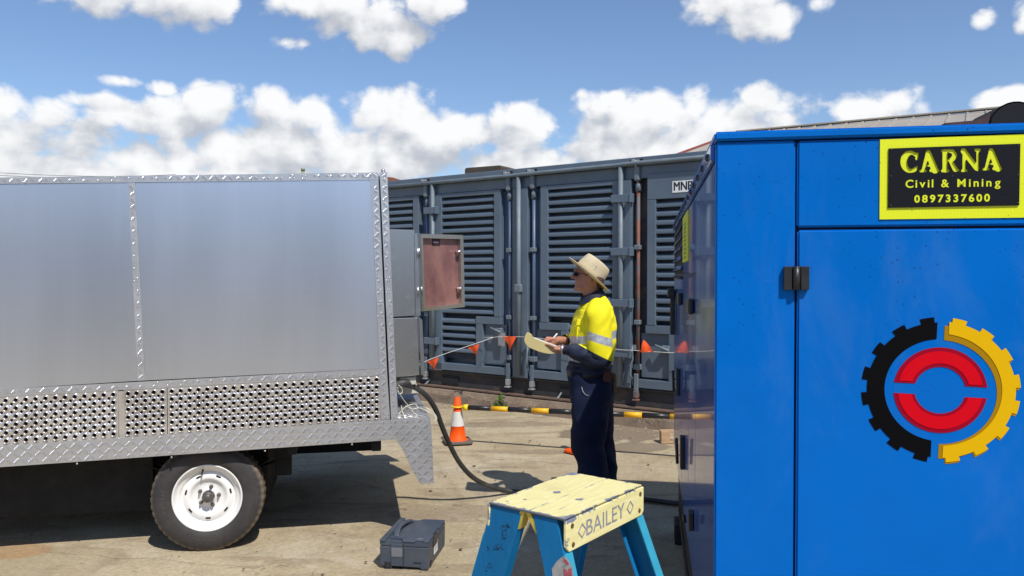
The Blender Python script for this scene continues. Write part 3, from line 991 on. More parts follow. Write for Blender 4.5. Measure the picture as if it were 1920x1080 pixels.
# screws under the rail
for px, py in ((145, 868), (322, 856), (497, 844), (660, 832)):
    a, b = T.face(px, py + 1)
    q = MB(); q.ball((a, -0.004, b), 0.0065, 5); q.build('screw', M_screw, trailer)

# underside: rails, cross members, axle, springs, mudguard and draw gear
q = MB()
xl, xr2 = T.face(-330, 880)[0], T.face(741, 824)[0]
q.prism([(xl, zq(xl, 0.60, 0.655)), (xr2, 0.665), (xr2, 0.72), (xl, 0.66)], 0.02, 1.84)
q.build('floor_underside', M_under, trailer)
q = MB()
for yy in (0.40, 1.40):
    q.prism([(xl - 0.4, 0.50), (xr2 - 0.02, 0.545), (xr2 - 0.02, 0.66), (xl - 0.4, 0.62)], yy, yy + 0.05)
for xx in (-1.9, -1.3, -0.75, 0.45, 0.95):
    q.box(xx, xx + 0.05, 0.05, 1.8, 0.55, 0.64)
q.build('chassis_frame', M_under, trailer)
q = MB(); q.box(-2.2, xr2 - 0.02, 1.80, 1.84, 0.17, 0.66); q.build('far_shade_skirt', M_under, trailer)  # skirt carried lower to deepen the shade beneath the trailer
XW, _ = T.face(388, 942, 0.055); ZW = 0.312
q = MB(); q.tube([(XW, 0.15, ZW), (XW, 1.70, ZW)], 0.03, 8)
q.build('axle', M_under, trailer)
for yy in (0.33, 1.46):
    q = MB()
    for k in range(3):
        L = 0.42 - 0.1 * k
        q.loft([[(XW + L * s_ / 6, yy + a, ZW + 0.05 - 0.012 * k + 0.11 * (s_ / 6) ** 2 + c_) for a, c_ in ((0, 0), (0.06, 0), (0.06, 0.008), (0, 0.008))] for s_ in range(-6, 7)], 0, True, False)
    q.box(XW + 0.36, XW + 0.46, yy, yy + 0.06, 0.36, 0.56); q.box(XW - 0.46, XW - 0.36, yy, yy + 0.06, 0.36, 0.56)
    q.build('leaf_spring', M_under, trailer)

# wheel
def tyre_material():
    m = bpy.data.materials.new('tyre_rubber'); m.use_nodes = True
    t = NT(m.node_tree); b = get(m)
    co = t.node('ShaderNodeTexCoord').outputs['Object']
    n1 = t.noise(co, 8, 6, 0.65); n2 = t.noise(co, 60, 3, 0.6)
    x_, y_, z_ = t.sep(t.vmath('SUBTRACT', co, (XW, 0, ZW)))
    rad = t.math('SQRT', t.math('ADD', t.math('MULTIPLY', x_, x_), t.math('MULTIPLY', z_, z_)))
    dust = t.math('MULTIPLY', t.ramp(rad, 0.296, 0.318), t.ramp(n1, 0.3, 0.6, 0.5, 1.0))
    base = t.mix(t.ramp(n1, 0.3, 0.7), c4((0.030, 0.027, 0.027)), c4((0.052, 0.046, 0.044)))
    col = t.mix(t.math('MULTIPLY', dust, 0.75), base, c4((0.24, 0.19, 0.13)))
    t.put(b.inputs['Base Color'], col); b.inputs['Roughness'].default_value = 0.72
    bn = t.node('ShaderNodeBump'); bn.inputs['Strength'].default_value = 0.2; bn.inputs['Distance'].default_value = 0.004
    t.put(bn.inputs['Height'], n2); t.put(b.inputs['Normal'], bn.outputs[0])
    return m


M_tyre = tyre_material()
M_rim = mat('white_wheel_paint', (0.80, 0.79, 0.76), 0.28, var=0.03, vscale=5, dirt=(0.50, 0.46, 0.40), dirt_amt=0.35, dirt_scale=9, dirt_lo=0.6)
M_hub = mat('greasy_hub', (0.13, 0.12, 0.11), 0.45, metal=0.6, var=0.3, vscale=30)
M_slot = mat('dark_slot', (0.01, 0.01, 0.01), 0.9)


def make_wheel(yf, sgn, nm='wheel'):
    """yf: y of the outer sidewall, sgn: +1 body lies at larger y"""
    wd = 0.20
    wh = bpy.data.objects.new(nm, None); COL.objects.link(wh); wh.parent = trailer
    A = 180
    prof = [(0.192, 0.022), (0.205, 0.006), (0.225, 0.0), (0.250, 0.002), (0.262, 0.006), (0.272, 0.012), (0.283, 0.020), (0.293, 0.030), (0.2975, 0.040), (0.2995, 0.060),
            (0.300, 0.10), (0.2995, 0.14), (0.2975, 0.16), (0.289, 0.176), (0.27, 0.190), (0.235, 0.2), (0.2, 0.19)]
    prof = [(0.192 + (r_ - 0.192) * 1.2, h * 0.8 if h < 0.07 else h) for r_, h in prof]
    rings = []
    for pi_, (r_, h) in enumerate(prof):
        ring = []
        for k in range(A):
            a = 2 * math.pi * k / A
            rr, hh = r_, h
            ph = k % 4
            if pi_ in (6, 7, 8) and ph == 0: rr -= 0.005; hh += 0.002
            if pi_ in (9,) and ph == 0: rr -= 0.006
            if pi_ in (10,): rr -= 0.006 if (k // 2) % 2 else 0.0
            if pi_ in (11, 12) and ph in (2, 3): rr -= 0.007
            # flat where it carries the trailer
            zz = ZW + rr * math.sin(a)
            sq = 1.0
            if zz < 0.004: zz = 0.0005 + 0.2 * zz * 0
            ring.append((XW + rr * math.cos(a), yf + sgn * hh, zz))
        rings.append(ring)
    q = MB(); q.loft(rings, 0, False, True)
    ty = q.build('tyre', M_tyre, wh, fix=True)
    # rim
    A2 = 96
    rp = [(0.196, 0.018), (0.199, 0.012), (0.196, 0.009), (0.190, 0.011), (0.186, 0.020), (0.180, 0.034), (0.168, 0.040), (0.160, 0.043), (0.152, 0.060), (0.148, 0.062), (0.140, 0.052), (0.120, 0.047),
          (0.108, 0.045), (0.100, 0.052), (0.088, 0.064), (0.070, 0.068), (0.050, 0.066), (0.042, 0.062), (0.036, 0.050), (0.034, 0.09)]
    q = MB()
    q.loft([[(XW + r_ * math.cos(2 * math.pi * k / A2), yf + sgn * h, ZW + r_ * math.sin(2 * math.pi * k / A2)) for k in range(A2)] for r_, h in rp], 0, False, True)
    q.build('rim', M_rim, wh, fix=True)
    for k in range(7):                       # hand holes
        a = R(12) + 2 * math.pi * k / 7
        q = MB()
        ca, sa = math.cos(a), math.sin(a)
        pts = []
        for j in range(16):
            b_a = 2 * math.pi * j / 16
            tx, rz_ = 0.0085 * math.cos(b_a) + (0.007 if math.cos(b_a) > 0 else -0.007), 0.0052 * math.sin(b_a)
            rr = 0.129 + rz_
            aa = a + tx / 0.129
            pts.append((XW + rr * math.cos(aa), ZW + rr * math.sin(aa)))
        q.prism(pts, yf + sgn * 0.0465, yf + sgn * 0.056)
        q.build('slot', M_slot, wh)
    q = MB()
    q.lathe([(0.034, 0.05), (0.033, 0.026), (0.028, 0.018), (0.024, 0.016), (0.0225, 0.006), (0.018, 0.002), (0.0, 0.001)], (XW, yf, ZW), (0, sgn, 0), 28)
    q.build('hub', M_hub, wh)
    for k in range(5):
        a = R(76) + 2 * math.pi * k / 5
        cx, cz = XW + 0.057 * math.cos(a), ZW + 0.057 * math.sin(a)
        q = MB(); q.lathe([(0.0125, 0.066), (0.0125, 0.060), (0.0085, 0.058), (0.0085, 0.046), (0.006, 0.044), (0.005, 0.036), (0.0, 0.036)], (cx, yf, cz), (0, sgn, 0), 6, smooth=False)
        q.build('wheel_nut', M_hub, wh)
    if sgn > 0:
        q = MB(); q.tube([(XW - 0.028, yf + 0.045, ZW + 0.162), (XW - 0.030, yf + 0.022, ZW + 0.148), (XW - 0.031, yf + 0.016, ZW + 0.138)], [0.006, 0.005, 0.004], 8); q.build('valve', M_slot, wh)
        lt = MB()
        for word, a0, st in (('MAXXIS', -108, 7.0), ('UE', 343, 6.0), ('RADIAL', 196, -6.0)):
            for i, ch in enumerate(word):
                a = R(a0 + i * st)
                text_into(lt, ch, 0.030, XW + 0.243 * math.cos(a), ZW + 0.243 * math.sin(a), yf + 0.0012, rot=a + math.pi / 2 * (1 if st > 0 else -1), depth=0.0016, bold=0.0006)
        lt.build('sidewall_lettering', mat('rubber_lettering', (0.062, 0.056, 0.055), 0.6), wh)
    return wh


make_wheel(0.055, 1)
make_wheel(1.79, -1)
q = MB(); q.box(-2.4, 0.30, 0.42, 1.25, 0.16, 0.56); q.build('under_shade_block', M_under, trailer, bevel=0.01)  # black block added to stand for the deep shade under the floor

# steel switch box on the tail with its open door
YB = 0.30
def BF(pts): return [T.face(px, py, YB) for px, py in pts]
q = MB(); q.prism(BF([(722, 429.5), (777, 431), (779, 592), (728, 594.5)]), YB, YB + 0.55)
ub = q.build('switch_box', M_alu2, trailer, bevel=0.004)
q = MB(); q.prism(BF([(777.3, 437), (784, 437.5), (789, 592), (779.5, 592)]), YB + 0.004, YB + 0.02); q.prism(BF([(777.3, 437), (779.5, 437.5), (781, 592), (779.4, 592)]), YB + 0.02, YB + 0.53)
q.build('door_jamb', M_alu2, ub)
q = MB(); q.prism(BF([(728, 597), (783.5, 595.5), (787, 703), (732, 709)]), YB, YB + 0.55)
lb = q.build('lower_box', M_alu2, trailer, bevel=0.004)
q = MB(); q.prism(BF([(785.5, 594.5), (791.5, 600), (797, 702), (789.3, 703.5)]), YB - 0.005, YB + 0.03)
q.build('lower_box_door', M_alu2, lb, bevel=0.002)
q = MB(); q.prism(BF([(745, 709.5), (781, 707), (781, 722), (745, 726)]), YB + 0.03, YB + 0.5)
q.prism(BF([(752, 722), (784, 720), (792, 748), (752, 752)]), YB + 0.25, YB + 0.52)
q.build('gland_bracket', mat('cream_bracket', (0.50, 0.48, 0.40), 0.6, var=0.2), trailer, bevel=0.004)
# door plane
hx, hz1 = T.face(783.5, 438, YB); _, hz0 = T.face(788.5, 583, YB)
DL = Frame(T.world((hx, YB, 0)), math.atan2(0.85, 0.526))
dang = DL.r - T.r
door = MB()
def DF(px, py): return DL.face(px, py, 0.0)
dco = [DF(783.5, 438.5), DF(862.5, 441), DF(865.5, 575.5), DF(788, 583.5)]
M_door = mat('salmon_door_face', (0.25, 0.115, 0.11), 0.36, metal=0.3, var=0.12, vscale=3, dirt=(0.50, 0.25, 0.19), dirt_amt=0.5, dirt_scale=1.8, dirt_lo=0.45)  # pinkish metallic tone with lighter patches across the door face
inner = [DF(786.5, 446.5), DF(857, 448.5), DF(860, 569.5), DF(791, 577)]
dr = MB(); dr.prism(inner, 0.0, 0.004)
do = dr.build('box_door', M_door, trailer)
do.location = (hx, YB, 0); do.rotation_euler = (0, 0, dang)
lip = MB()
for i in range(4):
    a, b, c_, d_ = dco[i], dco[(i + 1) % 4], inner[(i + 1) % 4], inner[i]
    lip.prism([a, b, c_, d_], -0.028, 0.006)
lip.build('door_lip', M_alu2, do)
# sticker, latches and the pencilled grid on the door
s0 = DF(810, 447.5); s1 = DF(824.5, 461)
q = MB(); q.prism([DF(810, 447.5), DF(824.5, 447.8), DF(824.5, 461), DF(810, 461)], -0.0016, -0.0004); st = q.build('sticker', M_blackprint, do)
q = MB(); red = mat('red_print', (0.55, 0.03, 0.03), 0.5)
sx = (s1[0] - s0[0]); cx = (s0[0] + s1[0]) / 2; zt_, zb_ = s0[1], s1[1]
q.prism([(cx - sx * 0.08, zt_ - 0.012), (cx, zt_ - 0.004), (cx + sx * 0.08, zt_ - 0.012)], -0.0022, -0.0017)
for (fa, fb) in ((0.30, 0.36), (0.66, 0.72), (0.78, 0.84)):
    q.prism([(cx - sx * 0.32, zt_ + (zb_ - zt_) * fa), (cx + sx * 0.32, zt_ + (zb_ - zt_) * fa), (cx + sx * 0.32, zt_ + (zb_ - zt_) * fb), (cx - sx * 0.32, zt_ + (zb_ - zt_) * fb)], -0.0022, -0.0017)
q.build('sticker_print', red, do)
q = MB(); q.prism([(cx - sx * 0.36, zt_ + (zb_ - zt_) * 0.44), (cx + sx * 0.36, zt_ + (zb_ - zt_) * 0.44), (cx + sx * 0.36, zt_ + (zb_ - zt_) * 0.58), (cx - sx * 0.36, zt_ + (zb_ - zt_) * 0.58)], -0.0022, -0.0017)
q.build('sticker_print', M_white, do)
for (lx, ly) in ((854, 472), (855.5, 541)):
    a, b = DF(lx, ly)
    q = MB(); q.tube([(a - 0.02, -0.035, b - 0.004), (a + 0.004, -0.035, b + 0.002), (a + 0.03, -0.03, b + 0.02)], [0.009, 0.011, 0.005], 8); q.tube([(a, -0.035, b), (a, 0.0, b)], 0.009, 8)
    q.build('latch', mat('chromed_latch', (0.8, 0.8, 0.8), 0.15, metal=0.9), do)
q = MB()
pen = mat('pencil_line', (0.16, 0.07, 0.07), 0.7)
for (x0, y0, x1, y1) in ((808, 524, 808, 551), (812, 516, 812, 551), (815, 524, 815, 551), (807, 524, 815, 524), (807, 530, 815, 530), (807, 537, 815, 537), (807, 544, 815, 544), (807, 550, 815, 550), (810, 516, 814, 516)):
    a, b = DF(x0, y0), DF(x1, y1)
    q.tube([(a[0], -0.0006, a[1]), (b[0], -0.0006, b[1])], 0.0007, 3, caps=False)
q.build('pencil_grid', pen, do, fix=False)
for zf in (0.25, 0.75):
    q = MB(); zc = hz0 + (hz1 - hz0) * zf; q.tube([(0, 0.0, zc - 0.03), (0, 0.0, zc + 0.03)], 0.008, 8); q.build('hinge', M_screw, do)

# ================================================================ CABLE AND CORDS
M_rubber = mat('black_cable_rubber', (0.035, 0.034, 0.033), 0.55, var=0.3, vscale=10, dirt=(0.12, 0.11, 0.10), dirt_amt=0.4, dirt_scale=12)


def smooth_path(pts, n=8):
    P_ = [Vector(p) for p in pts]
    out = []
    for i in range(len(P_) - 1):
        a, b = P_[max(i - 1, 0)], P_[i]; c, d = P_[i + 1], P_[min(i + 2, len(P_) - 1)]
        for k in range(n):
            t = k / n
            out.append(0.5 * ((2 * b) + (c - a) * t + (2 * a - 5 * b + 4 * c - d) * t * t + (3 * b - a - 3 * c + d) * t ** 3))
    out.append(P_[-1])
    return out


cp = [at_depth(744, 712, 5.12), at_depth(756, 720, 5.14), at_depth(779, 727, 5.18), at_depth(800, 743, 5.22), at_depth(817, 768, 5.28), at_depth(829, 800, 5.34), at_depth(843, 833, 5.41), at_depth(862, 868, 5.50),
      at_depth(888, 896, 5.62), at_depth(922, 913, 5.74), on_z(960, 921, 0.018), on_z(1010, 924, 0.018), on_z(1090, 922, 0.018), on_z(1160, 930, 0.018), on_z(1212, 937, 0.018), on_z(1262, 943, 0.018), on_z(1300, 947, 0.018), on_z(1340, 960, 0.018)]
q = MB(); q.tube(smooth_path(cp), 0.0175, 12)
q.tube(smooth_path([T.world((1.06, 0.32, 0.89)), at_depth(757, 717, 5.12), at_depth(775, 724, 5.17)], 6), 0.020, 10)
tag(q.build('power_cable', M_rubber), 'thick black power cable curving from the trailer tail down over the concrete to the generator', 'cable')
M_string = mat('white_cord', (0.70, 0.67, 0.58), 0.8, var=0.05)
zz = 0.006
def dk(px, py, up=0.0):
    p = on_z(px, py, zd + 0.004 + up); return p
q = MB()
q.tube(smooth_path([at_depth(747, 722, 4.9), at_depth(753, 728, 4.92), at_depth(754, 736, 4.93), at_depth(747, 738, 4.9), at_depth(746, 726, 4.88)], 6), 0.0028, 5)
q.tube(smooth_path([at_depth(746, 733, 4.88), at_depth(757, 750, 4.95), dk(768, 763), dk(776, 775), dk(780, 776)], 6), 0.0028, 5)
q.tube(smooth_path([dk(748, 776), dk(762, 762), dk(778, 758, .01), dk(786, 766), at_depth(800, 765, 4.98), at_depth(814, 775, 4.99), at_depth(819, 785, 4.99), at_depth(814, 790, 4.98)], 6), 0.0028, 5)
q.tube(smooth_path([dk(760, 760), dk(772, 767), dk(786, 765, .01), at_depth(801, 771, 4.97), at_depth(815, 780, 4.98), at_depth(816, 786, 4.98)], 6), 0.0028, 5)
q.tube(smooth_path([dk(752, 758), dk(754, 770), dk(758, 782)], 6), 0.0028, 5)
tag(q.build('white_cord', M_string), 'loose tangle of thin white cord on the tail deck of the trailer', 'cord')
# ================================================================ BLUE GENERATOR
G = Frame((381 / 1480 * 1.88, 1.88, 0), R(-9.9))


def blue_paint():
    m = bpy.data.materials.new('azure_powder_coat'); m.use_nodes = True
    t = NT(m.node_tree); b = get(m)
    co = t.node('ShaderNodeTexCoord').outputs['Object']
    n1 = t.noise(co, 2.2, 5, 0.6)
    f = t.ramp(n1, 0.3, 0.7, 0.91, 1.07, False)
    col = t.mix(1.0, c4((0.0, 0.130, 0.50)), t.comb(f, f, f), 'MULTIPLY')
    wob_ = t.noise(co, 60, 3, 0.6)
    v = t.voronoi(t.vmath('ADD', co, t.vmath('MULTIPLY', t.comb(wob_, wob_, wob_), (0.006, 0.006, 0.006))), 85, 'F1', 1.0)
    sel = t.voronoi(t.vmath('ADD', co, t.vmath('MULTIPLY', t.comb(wob_, wob_, wob_), (0.006, 0.006, 0.006))), 85, 'F1', 1.0, 'Color')
    pick = t.ramp(t.sep(sel)[0], 0.52, 0.80)
    pick = t.math('MULTIPLY', pick, t.ramp(t.noise(co, 3.0, 3, 0.5), 0.36, 0.56))
    z_ = t.sep(co)[2]
    pick = t.math('MULTIPLY', pick, t.ramp(z_, 1.15, 1.7, 0.05, 1.0))
    spot = t.math('MULTIPLY', t.ramp(v, 0.12, 0.26, 1.0, 0.0), pick)
    ring = t.math('MULTIPLY', t.ramp(v, 0.0, 0.22, 1.0, 0.0, False), pick)
    col = t.mix(t.math('MULTIPLY', spot, 0.75), col, c4((0.004, 0.035, 0.17)))
    dust = t.noise(t.mapping(co, (1, 1, 0.35)), 5.0, 8, 0.7, 0.6)
    col = t.mix(t.ramp(dust, 0.5, 0.72, 0.0, 0.10), col, c4((0.16, 0.24, 0.42)))
    scr = t.noise(t.mapping(co, (6, 6, 90), (0, 0, 0), (0, 0.5, 0)), 2.0, 3, 0.6)
    col = t.mix(t.math('MULTIPLY', t.ramp(scr, 0.70, 0.76), 0.10), col, c4((0.3, 0.4, 0.6)))
    t.put(b.inputs['Base Color'], col)
    t.put(b.inputs['Roughness'], t.ramp(n1, 0.3, 0.7, 0.36, 0.44))
    b.inputs['Coat Weight'].default_value = 0.10
    b.inputs['Coat Roughness'].default_value = 0.05
    b.inputs['Specular IOR Level'].default_value = 0.06
    bn = t.node('ShaderNodeBump'); bn.inputs['Strength'].default_value = 0.5; bn.inputs['Distance'].default_value = 0.0015
    orange_peel = t.noise(co, 160, 2, 0.5)
    t.put(bn.inputs['Height'], t.math('ADD', ring, t.math('MULTIPLY', orange_peel, 0.03)))
    t.put(b.inputs['Normal'], bn.outputs[0])
    return m


M_blue = blue_paint()
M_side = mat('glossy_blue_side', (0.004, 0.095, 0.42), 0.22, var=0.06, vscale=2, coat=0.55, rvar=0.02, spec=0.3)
M_seam = mat('seam_shadow_gap', (0.002, 0.02, 0.10), 0.5)
M_blk = mat('black_plastic', (0.018, 0.018, 0.019), 0.42, var=0.15, vscale=20, bump=0.1, bscale=200)
M_skid = mat('black_skid', (0.012, 0.012, 0.013), 0.5, var=0.2)
gen = thing('generator', G, 'bright blue enclosed generator with a yellow sign and gear emblem on its front', 'generator')
GX, GY = 1.08, 3.20
q = MB(); q.box(0.006, GX - 0.006, 0.022, GY, 0.56, 1.950); q.build('enclosure', M_seam, gen)
# base skid
q = MB()
q.box(0.03, GX - 0.03, 0.04, GY - 0.02, 0.12, 0.56)
q.box(0.022, 0.03, 0.3, GY - 0.3, 0.16, 0.22); q.box(0.022, 0.03, 0.3, GY - 0.3, 0.44, 0.50)
q.box(0.0, GX, 0.1, 0.28, 0.0, 0.12); q.box(0.0, GX, GY - 0.3, GY - 0.12, 0.0, 0.12)
q.build('base_skid', M_skid, gen, bevel=0.006)


def gpanel(name, x0, x1, z0, z1, y0=-0.0, y1=0.022, m=None, bev=0.0045):
    q = MB(); q.box(x0, x1, y0, y1, z0, z1)
    return q.build(name, m or M_blue, gen, bevel=bev, seg=3)


gpanel('corner_panel', 0.0, 0.1815, 0.555, 1.9445)
gpanel('upper_panel', 0.1855, GX, 1.7405, 1.9425)
gpanel('front_door', 0.1870, GX, 0.575, 1.7345)
gpanel('lower_panel', 0.1870, GX, 0.555, 0.572)
# roof cap with drip lip
q = MB(); q.prism([(-0.004, 1.9465), (GX + 0.004, 1.9465), (GX + 0.004, 1.968), (-0.004, 1.968)], -0.009, GY + 0.004)
q.build('roof', M_blue, gen, bevel=0.005, seg=3)


# sign
def SZ(px, py):           # enlarged sign crop -> face
    return G.face(1640 + px / 6.354, 250 + py / 6.354)


def yellow_sheet():
    m = bpy.data.materials.new('reflective_yellow_sheet'); m.use_nodes = True
    t = NT(m.node_tree); b = get(m)
    co = t.node('ShaderNodeTexCoord').outputs['Object']
    v = t.voronoi(t.mapping(co, (1, 0.0, 1)), 340, 'F1', 0.0)
    n = t.noise(co, 40, 4, 0.6)
    col = t.mix(t.ramp(v, 0.25, 0.5, 0.0, 0.55), c4((0.80, 0.86, 0.005)), c4((0.50, 0.56, 0.004)))
    sp = t.voronoi(co, 45, 'F1'); col = t.mix(t.ramp(sp, 0.05, 0.09, 0.7, 0.0), col, c4((0.25, 0.2, 0.02)))
    t.put(b.inputs['Base Color'], col); b.inputs['Roughness'].default_value = 0.45
    return m


M_yel = yellow_sheet()
q = MB(); q.prism([G.face(1649.5, 262), G.face(1925, 251.5), G.face(1923, 408), G.face(1648.5, 411.5)], -0.0028, -0.0002)
sgn = q.build('sign_backing', M_yel, gen)
pA, pB, pC, pD = SZ(160, 186), SZ(1722, 128), SZ(1708, 860), SZ(152, 890)
q = MB(); q.prism([pA, pB, pC, pD], -0.0062, -0.0029)
M_plate = mat('black_sign_plate', (0.007, 0.008, 0.012), 0.55, var=0.1, dirt=(0.20, 0.20, 0.22), dirt_amt=0.25, dirt_scale=60, dirt_lo=0.66, spec=0.15)
plate = q.build('sign_plate', M_plate, sgn)


def capsule(pts, r, n=7):
    """thick rounded stroke as a list of convex polygons (sign crop pixels)"""
    out = []
    for i in range(len(pts) - 1):
        (x0, y0), (x1, y1) = pts[i], pts[i + 1]
        r0, r1 = (r if not isinstance(r, (list, tuple)) else r[i]), (r if not isinstance(r, (list, tuple)) else r[i + 1])
        a = math.atan2(y1 - y0, x1 - x0)
        poly = []
        for k in range(n + 1):
            b = a - math.pi / 2 + math.pi * k / n; poly.append((x1 + r1 * math.cos(b), y1 + r1 * math.sin(b)))
        for k in range(n + 1):
            b = a + math.pi / 2 + math.pi * k / n; poly.append((x0 + r0 * math.cos(b), y0 + r0 * math.sin(b)))
        out.append(poly)
    return out


def letterA(dx, dy):
    s = []
    s += capsule([(628 + dx, 232 + dy), (570 + dx, 440 + dy)], [28, 20])
    s += capsule([(632 + dx, 236 + dy), (708 + dx, 438 + dy)], [36, 46])
    s += capsule([(535 + dx, 452 + dy), (602 + dx, 450 + dy)], [17, 16])
    s += capsule([(660 + dx, 446 + dy), (748 + dx, 446 + dy)], [20, 18])
    s += capsule([(590 + dx, 388 + dy), (680 + dx, 388 + dy)], 13)
    return s


strokes = []
arc = [(425 + 86 * math.cos(R(t_)), 342 + 108 * math.sin(R(t_))) for t_ in range(48, 325, 14)]
strokes += capsule(arc, [24 + 19 * max(0, math.cos(R(48 + 14 * i - 180))) ** 1.0 for i in range(len(arc))], 6)
strokes += capsule([(505, 240), (492, 305)], [14, 20])
strokes += capsule([(480, 436), (500, 400)], [20, 12])
strokes += letterA(0, 0) + letterA(748, -22)
strokes += capsule([(830, 225), (828, 440)], [34, 32]) + capsule([(795, 214), (880, 208)], 16) + capsule([(794, 450), (868, 450)], 18)
strokes += capsule([(880, 212), (925, 222), (946, 262), (925, 306), (880, 325)], [22, 28, 32, 28, 20]) + capsule([(895, 330), (950, 430)], [26, 34]) + capsule([(950, 440), (990, 440)], [22, 16])
strokes += capsule([(1060, 230), (1056, 440)], [26, 22]) + capsule([(1050, 215), (1205, 415)], [38, 36]) + capsule([(1218, 215), (1218, 440)], [20, 16]) + capsule([(1195, 203), (1243, 201)], 20) + capsule([(1032, 448), (1084, 446)], 17) + capsule([(1036, 206), (1056, 210)], 22)


def cut(target, cutter_mb):
    ob = cutter_mb.build('cutter', M_plate, None, fix=True)
    ob.parent = target.parent; ob.matrix_world = target.matrix_world
    md = target.modifiers.new('b', 'BOOLEAN'); md.operation = 'DIFFERENCE'; md.solver = 'EXACT'; md.use_self = True; md.object = ob
    bpy.context.view_layer.update()
    dg = bpy.context.evaluated_depsgraph_get()
    me = bpy.data.meshes.new_from_object(target.evaluated_get(dg))
    target.modifiers.clear(); target.data = me
    bpy.data.objects.remove(ob)


cm = MB()
for poly in strokes:
    cm.prism([SZ(a, b) for a, b in poly], -0.012, -0.0015)
cut(plate, cm)
# small lettering, also cut through, one glyph at a time
tilt = math.atan2(SZ(1500, 600)[1] - SZ(340, 625)[1] if False else 0, 1)


def glyph_row(word, x0, y0, x1, y1, size_px, bold):
    """glyphs spread from (x0,y0) to (x1,y1) in sign crop pixels"""
    wid = {'i': 0.45, 'l': 0.45, ' ': 0.55, 'M': 1.45, '&': 1.25, 'C': 1.12, 'v': 0.95}
    ws = [wid.get(c_, 1.0) for c_ in word]
    tot = sum(ws); acc = 0
    mpp = (SZ(1000, 500)[0] - SZ(0, 500)[0]) / 1000
    cmb = MB()
    for c_, w0 in zip(word, ws):
        f_ = (acc + w0 / 2) / tot; acc += w0
        if c_ == ' ': continue
        cx, cz = SZ(x0 + (x1 - x0) * f_, y0 + (y1 - y0) * f_)
        me = text_mesh(c_, size_px * mpp, bold=bold * mpp, depth=0.011)
        cmb.add([(cx + v_.co.x * 1.02, -0.0065 - v_.co.z, cz + v_.co.y) for v_ in me.vertices], [tuple(p_.vertices) for p_ in me.polygons])
        bpy.data.meshes.remove(me)
        if c_ in 'iMnl1':   # slab feet
            h = size_px * 0.36 * mpp
            ww = {'i': 26, 'l': 26, 'n': 46, 'M': 62}.get(c_, 30) * mpp
            zf = cz - h + 4 * mpp
            xsf = [0] if c_ in 'il' else [-ww * 0.42, ww * 0.42]
            for xo in xsf:
                pass
    return cmb


sm = glyph_row('Civil & Mining', 345, 612, 1502, 592, 140, 2.6)
nm_ = glyph_row('0897337600', 448, 790, 1370, 775, 130, 4.0)
M_letter = mat('yellow_letter', (0.66, 0.72, 0.005), 0.5, var=0.06, vscale=60)
def flatten(mb_):      # lettering standing 0.4 mm proud of the plate
    mb_.v = [(a, -0.0066 if b < -0.0065 else -0.0060, c_) for a, b, c_ in mb_.v]
for mb_ in (sm, nm_):
    flatten(mb_); mb_.build('lettering', M_letter, sgn, fix=False)
for (a, b) in ((190, 200), (1700, 152), (180, 862), (1690, 832), (184, 515), (1694, 500), (915, 515)):
    x_, z_ = SZ(a, b)
    q = MB(); q.ball((x_, -0.0062, z_), (0.0022, 0.0012, 0.0022), 4); q.build('screw', M_blk, sgn)

# emblem: gear halves and two red arcs, as thin vinyl pieces
LC = G.face(1762, 731.5)
mp = (G.face(1800, 731)[0] - G.face(1724, 731)[0]) / 76.0
TL = R(-2.2)


def LP(dx, dy):           # picture offsets from the emblem centre -> face
    a, b = dx * math.cos(TL) + dy * math.sin(TL), -dx * math.sin(TL) + dy * math.cos(TL)
    return (LC[0] + a * mp, LC[1] - b * mp * 0.985)


def gear(side, r0, r1, r2, xcut, dx=0, dy=0):
    """one half of the toothed ring"""
    pts = []
    a0, a1 = -90, 90
    st = 1.5
    teeth = [-82 + 11.5 + 22.7 * i for i in range(-1, 9)]
    n_ = int((a1 - a0) / st)
    for i in range(n_ + 1):
        a = a0 + st * i
        on = any(abs(a - t_) < 5.3 for t_ in (-78, -55.5, -33, -11, 11, 33, 55.5, 78))
        pts.append((r2 if on else r1, a))
    outer = []
    last = None
    for r_, a in pts:
        if last is not None and last != r_:
            outer.append((last * math.cos(R(a - st / 2)), last * math.sin(R(a - st / 2)))); outer.append((r_ * math.cos(R(a - st / 2)), r_ * math.sin(R(a - st / 2))))
        else: outer.append((r_ * math.cos(R(a)), r_ * math.sin(R(a))))
        last = r_
    inner = [(r0 * math.cos(R(a)), r0 * math.sin(R(a))) for a in range(90, -91, -4)]
    poly = [(max(x_, xcut), y_) for x_, y_ in outer] + [(max(x_, xcut), y_) for x_, y_ in inner]
    cl = []
    for p_ in poly:
        if not cl or (abs(p_[0] - cl[-1][0]) + abs(p_[1] - cl[-1][1])) > 0.6: cl.append(p_)
    return [LP(side * x_ + dx, y_ + dy) for x_, y_ in cl]


def decal(poly, y, m, name, par):
    q = MB(); q.prism(poly, y - 0.0006, y)
    return q.build(name, m, par)


M_lblk = mat('black_vinyl', (0.003, 0.003, 0.004), 0.6, var=0.02, spec=0.06)
M_lyel = mat('amber_vinyl', (0.72, 0.42, 0.002), 0.5, spec=0.1, var=0.03)
M_loch = mat('ochre_vinyl', (0.36, 0.19, 0.003), 0.5, spec=0.1, var=0.03)
M_lred = mat('red_vinyl', (0.62, 0.001, 0.010), 0.5, spec=0.1, var=0.03)
M_ldrd = mat('dark_red_vinyl', (0.30, 0.001, 0.018), 0.5, spec=0.1, var=0.03)
emb = bpy.data.objects.new('emblem', None); COL.objects.link(emb); emb.parent = gen
decal(gear(-1, 105, 139, 150, 11), -0.0006, M_lblk, 'black_gear_half', emb)
decal(gear(1, 107, 137, 148, 4, dx=-1, dy=4), -0.0004, M_loch, 'amber_gear_edge', emb)
decal(gear(1, 115, 140, 149, 11, dx=0, dy=-1), -0.0014, M_lyel, 'amber_gear_half', emb)


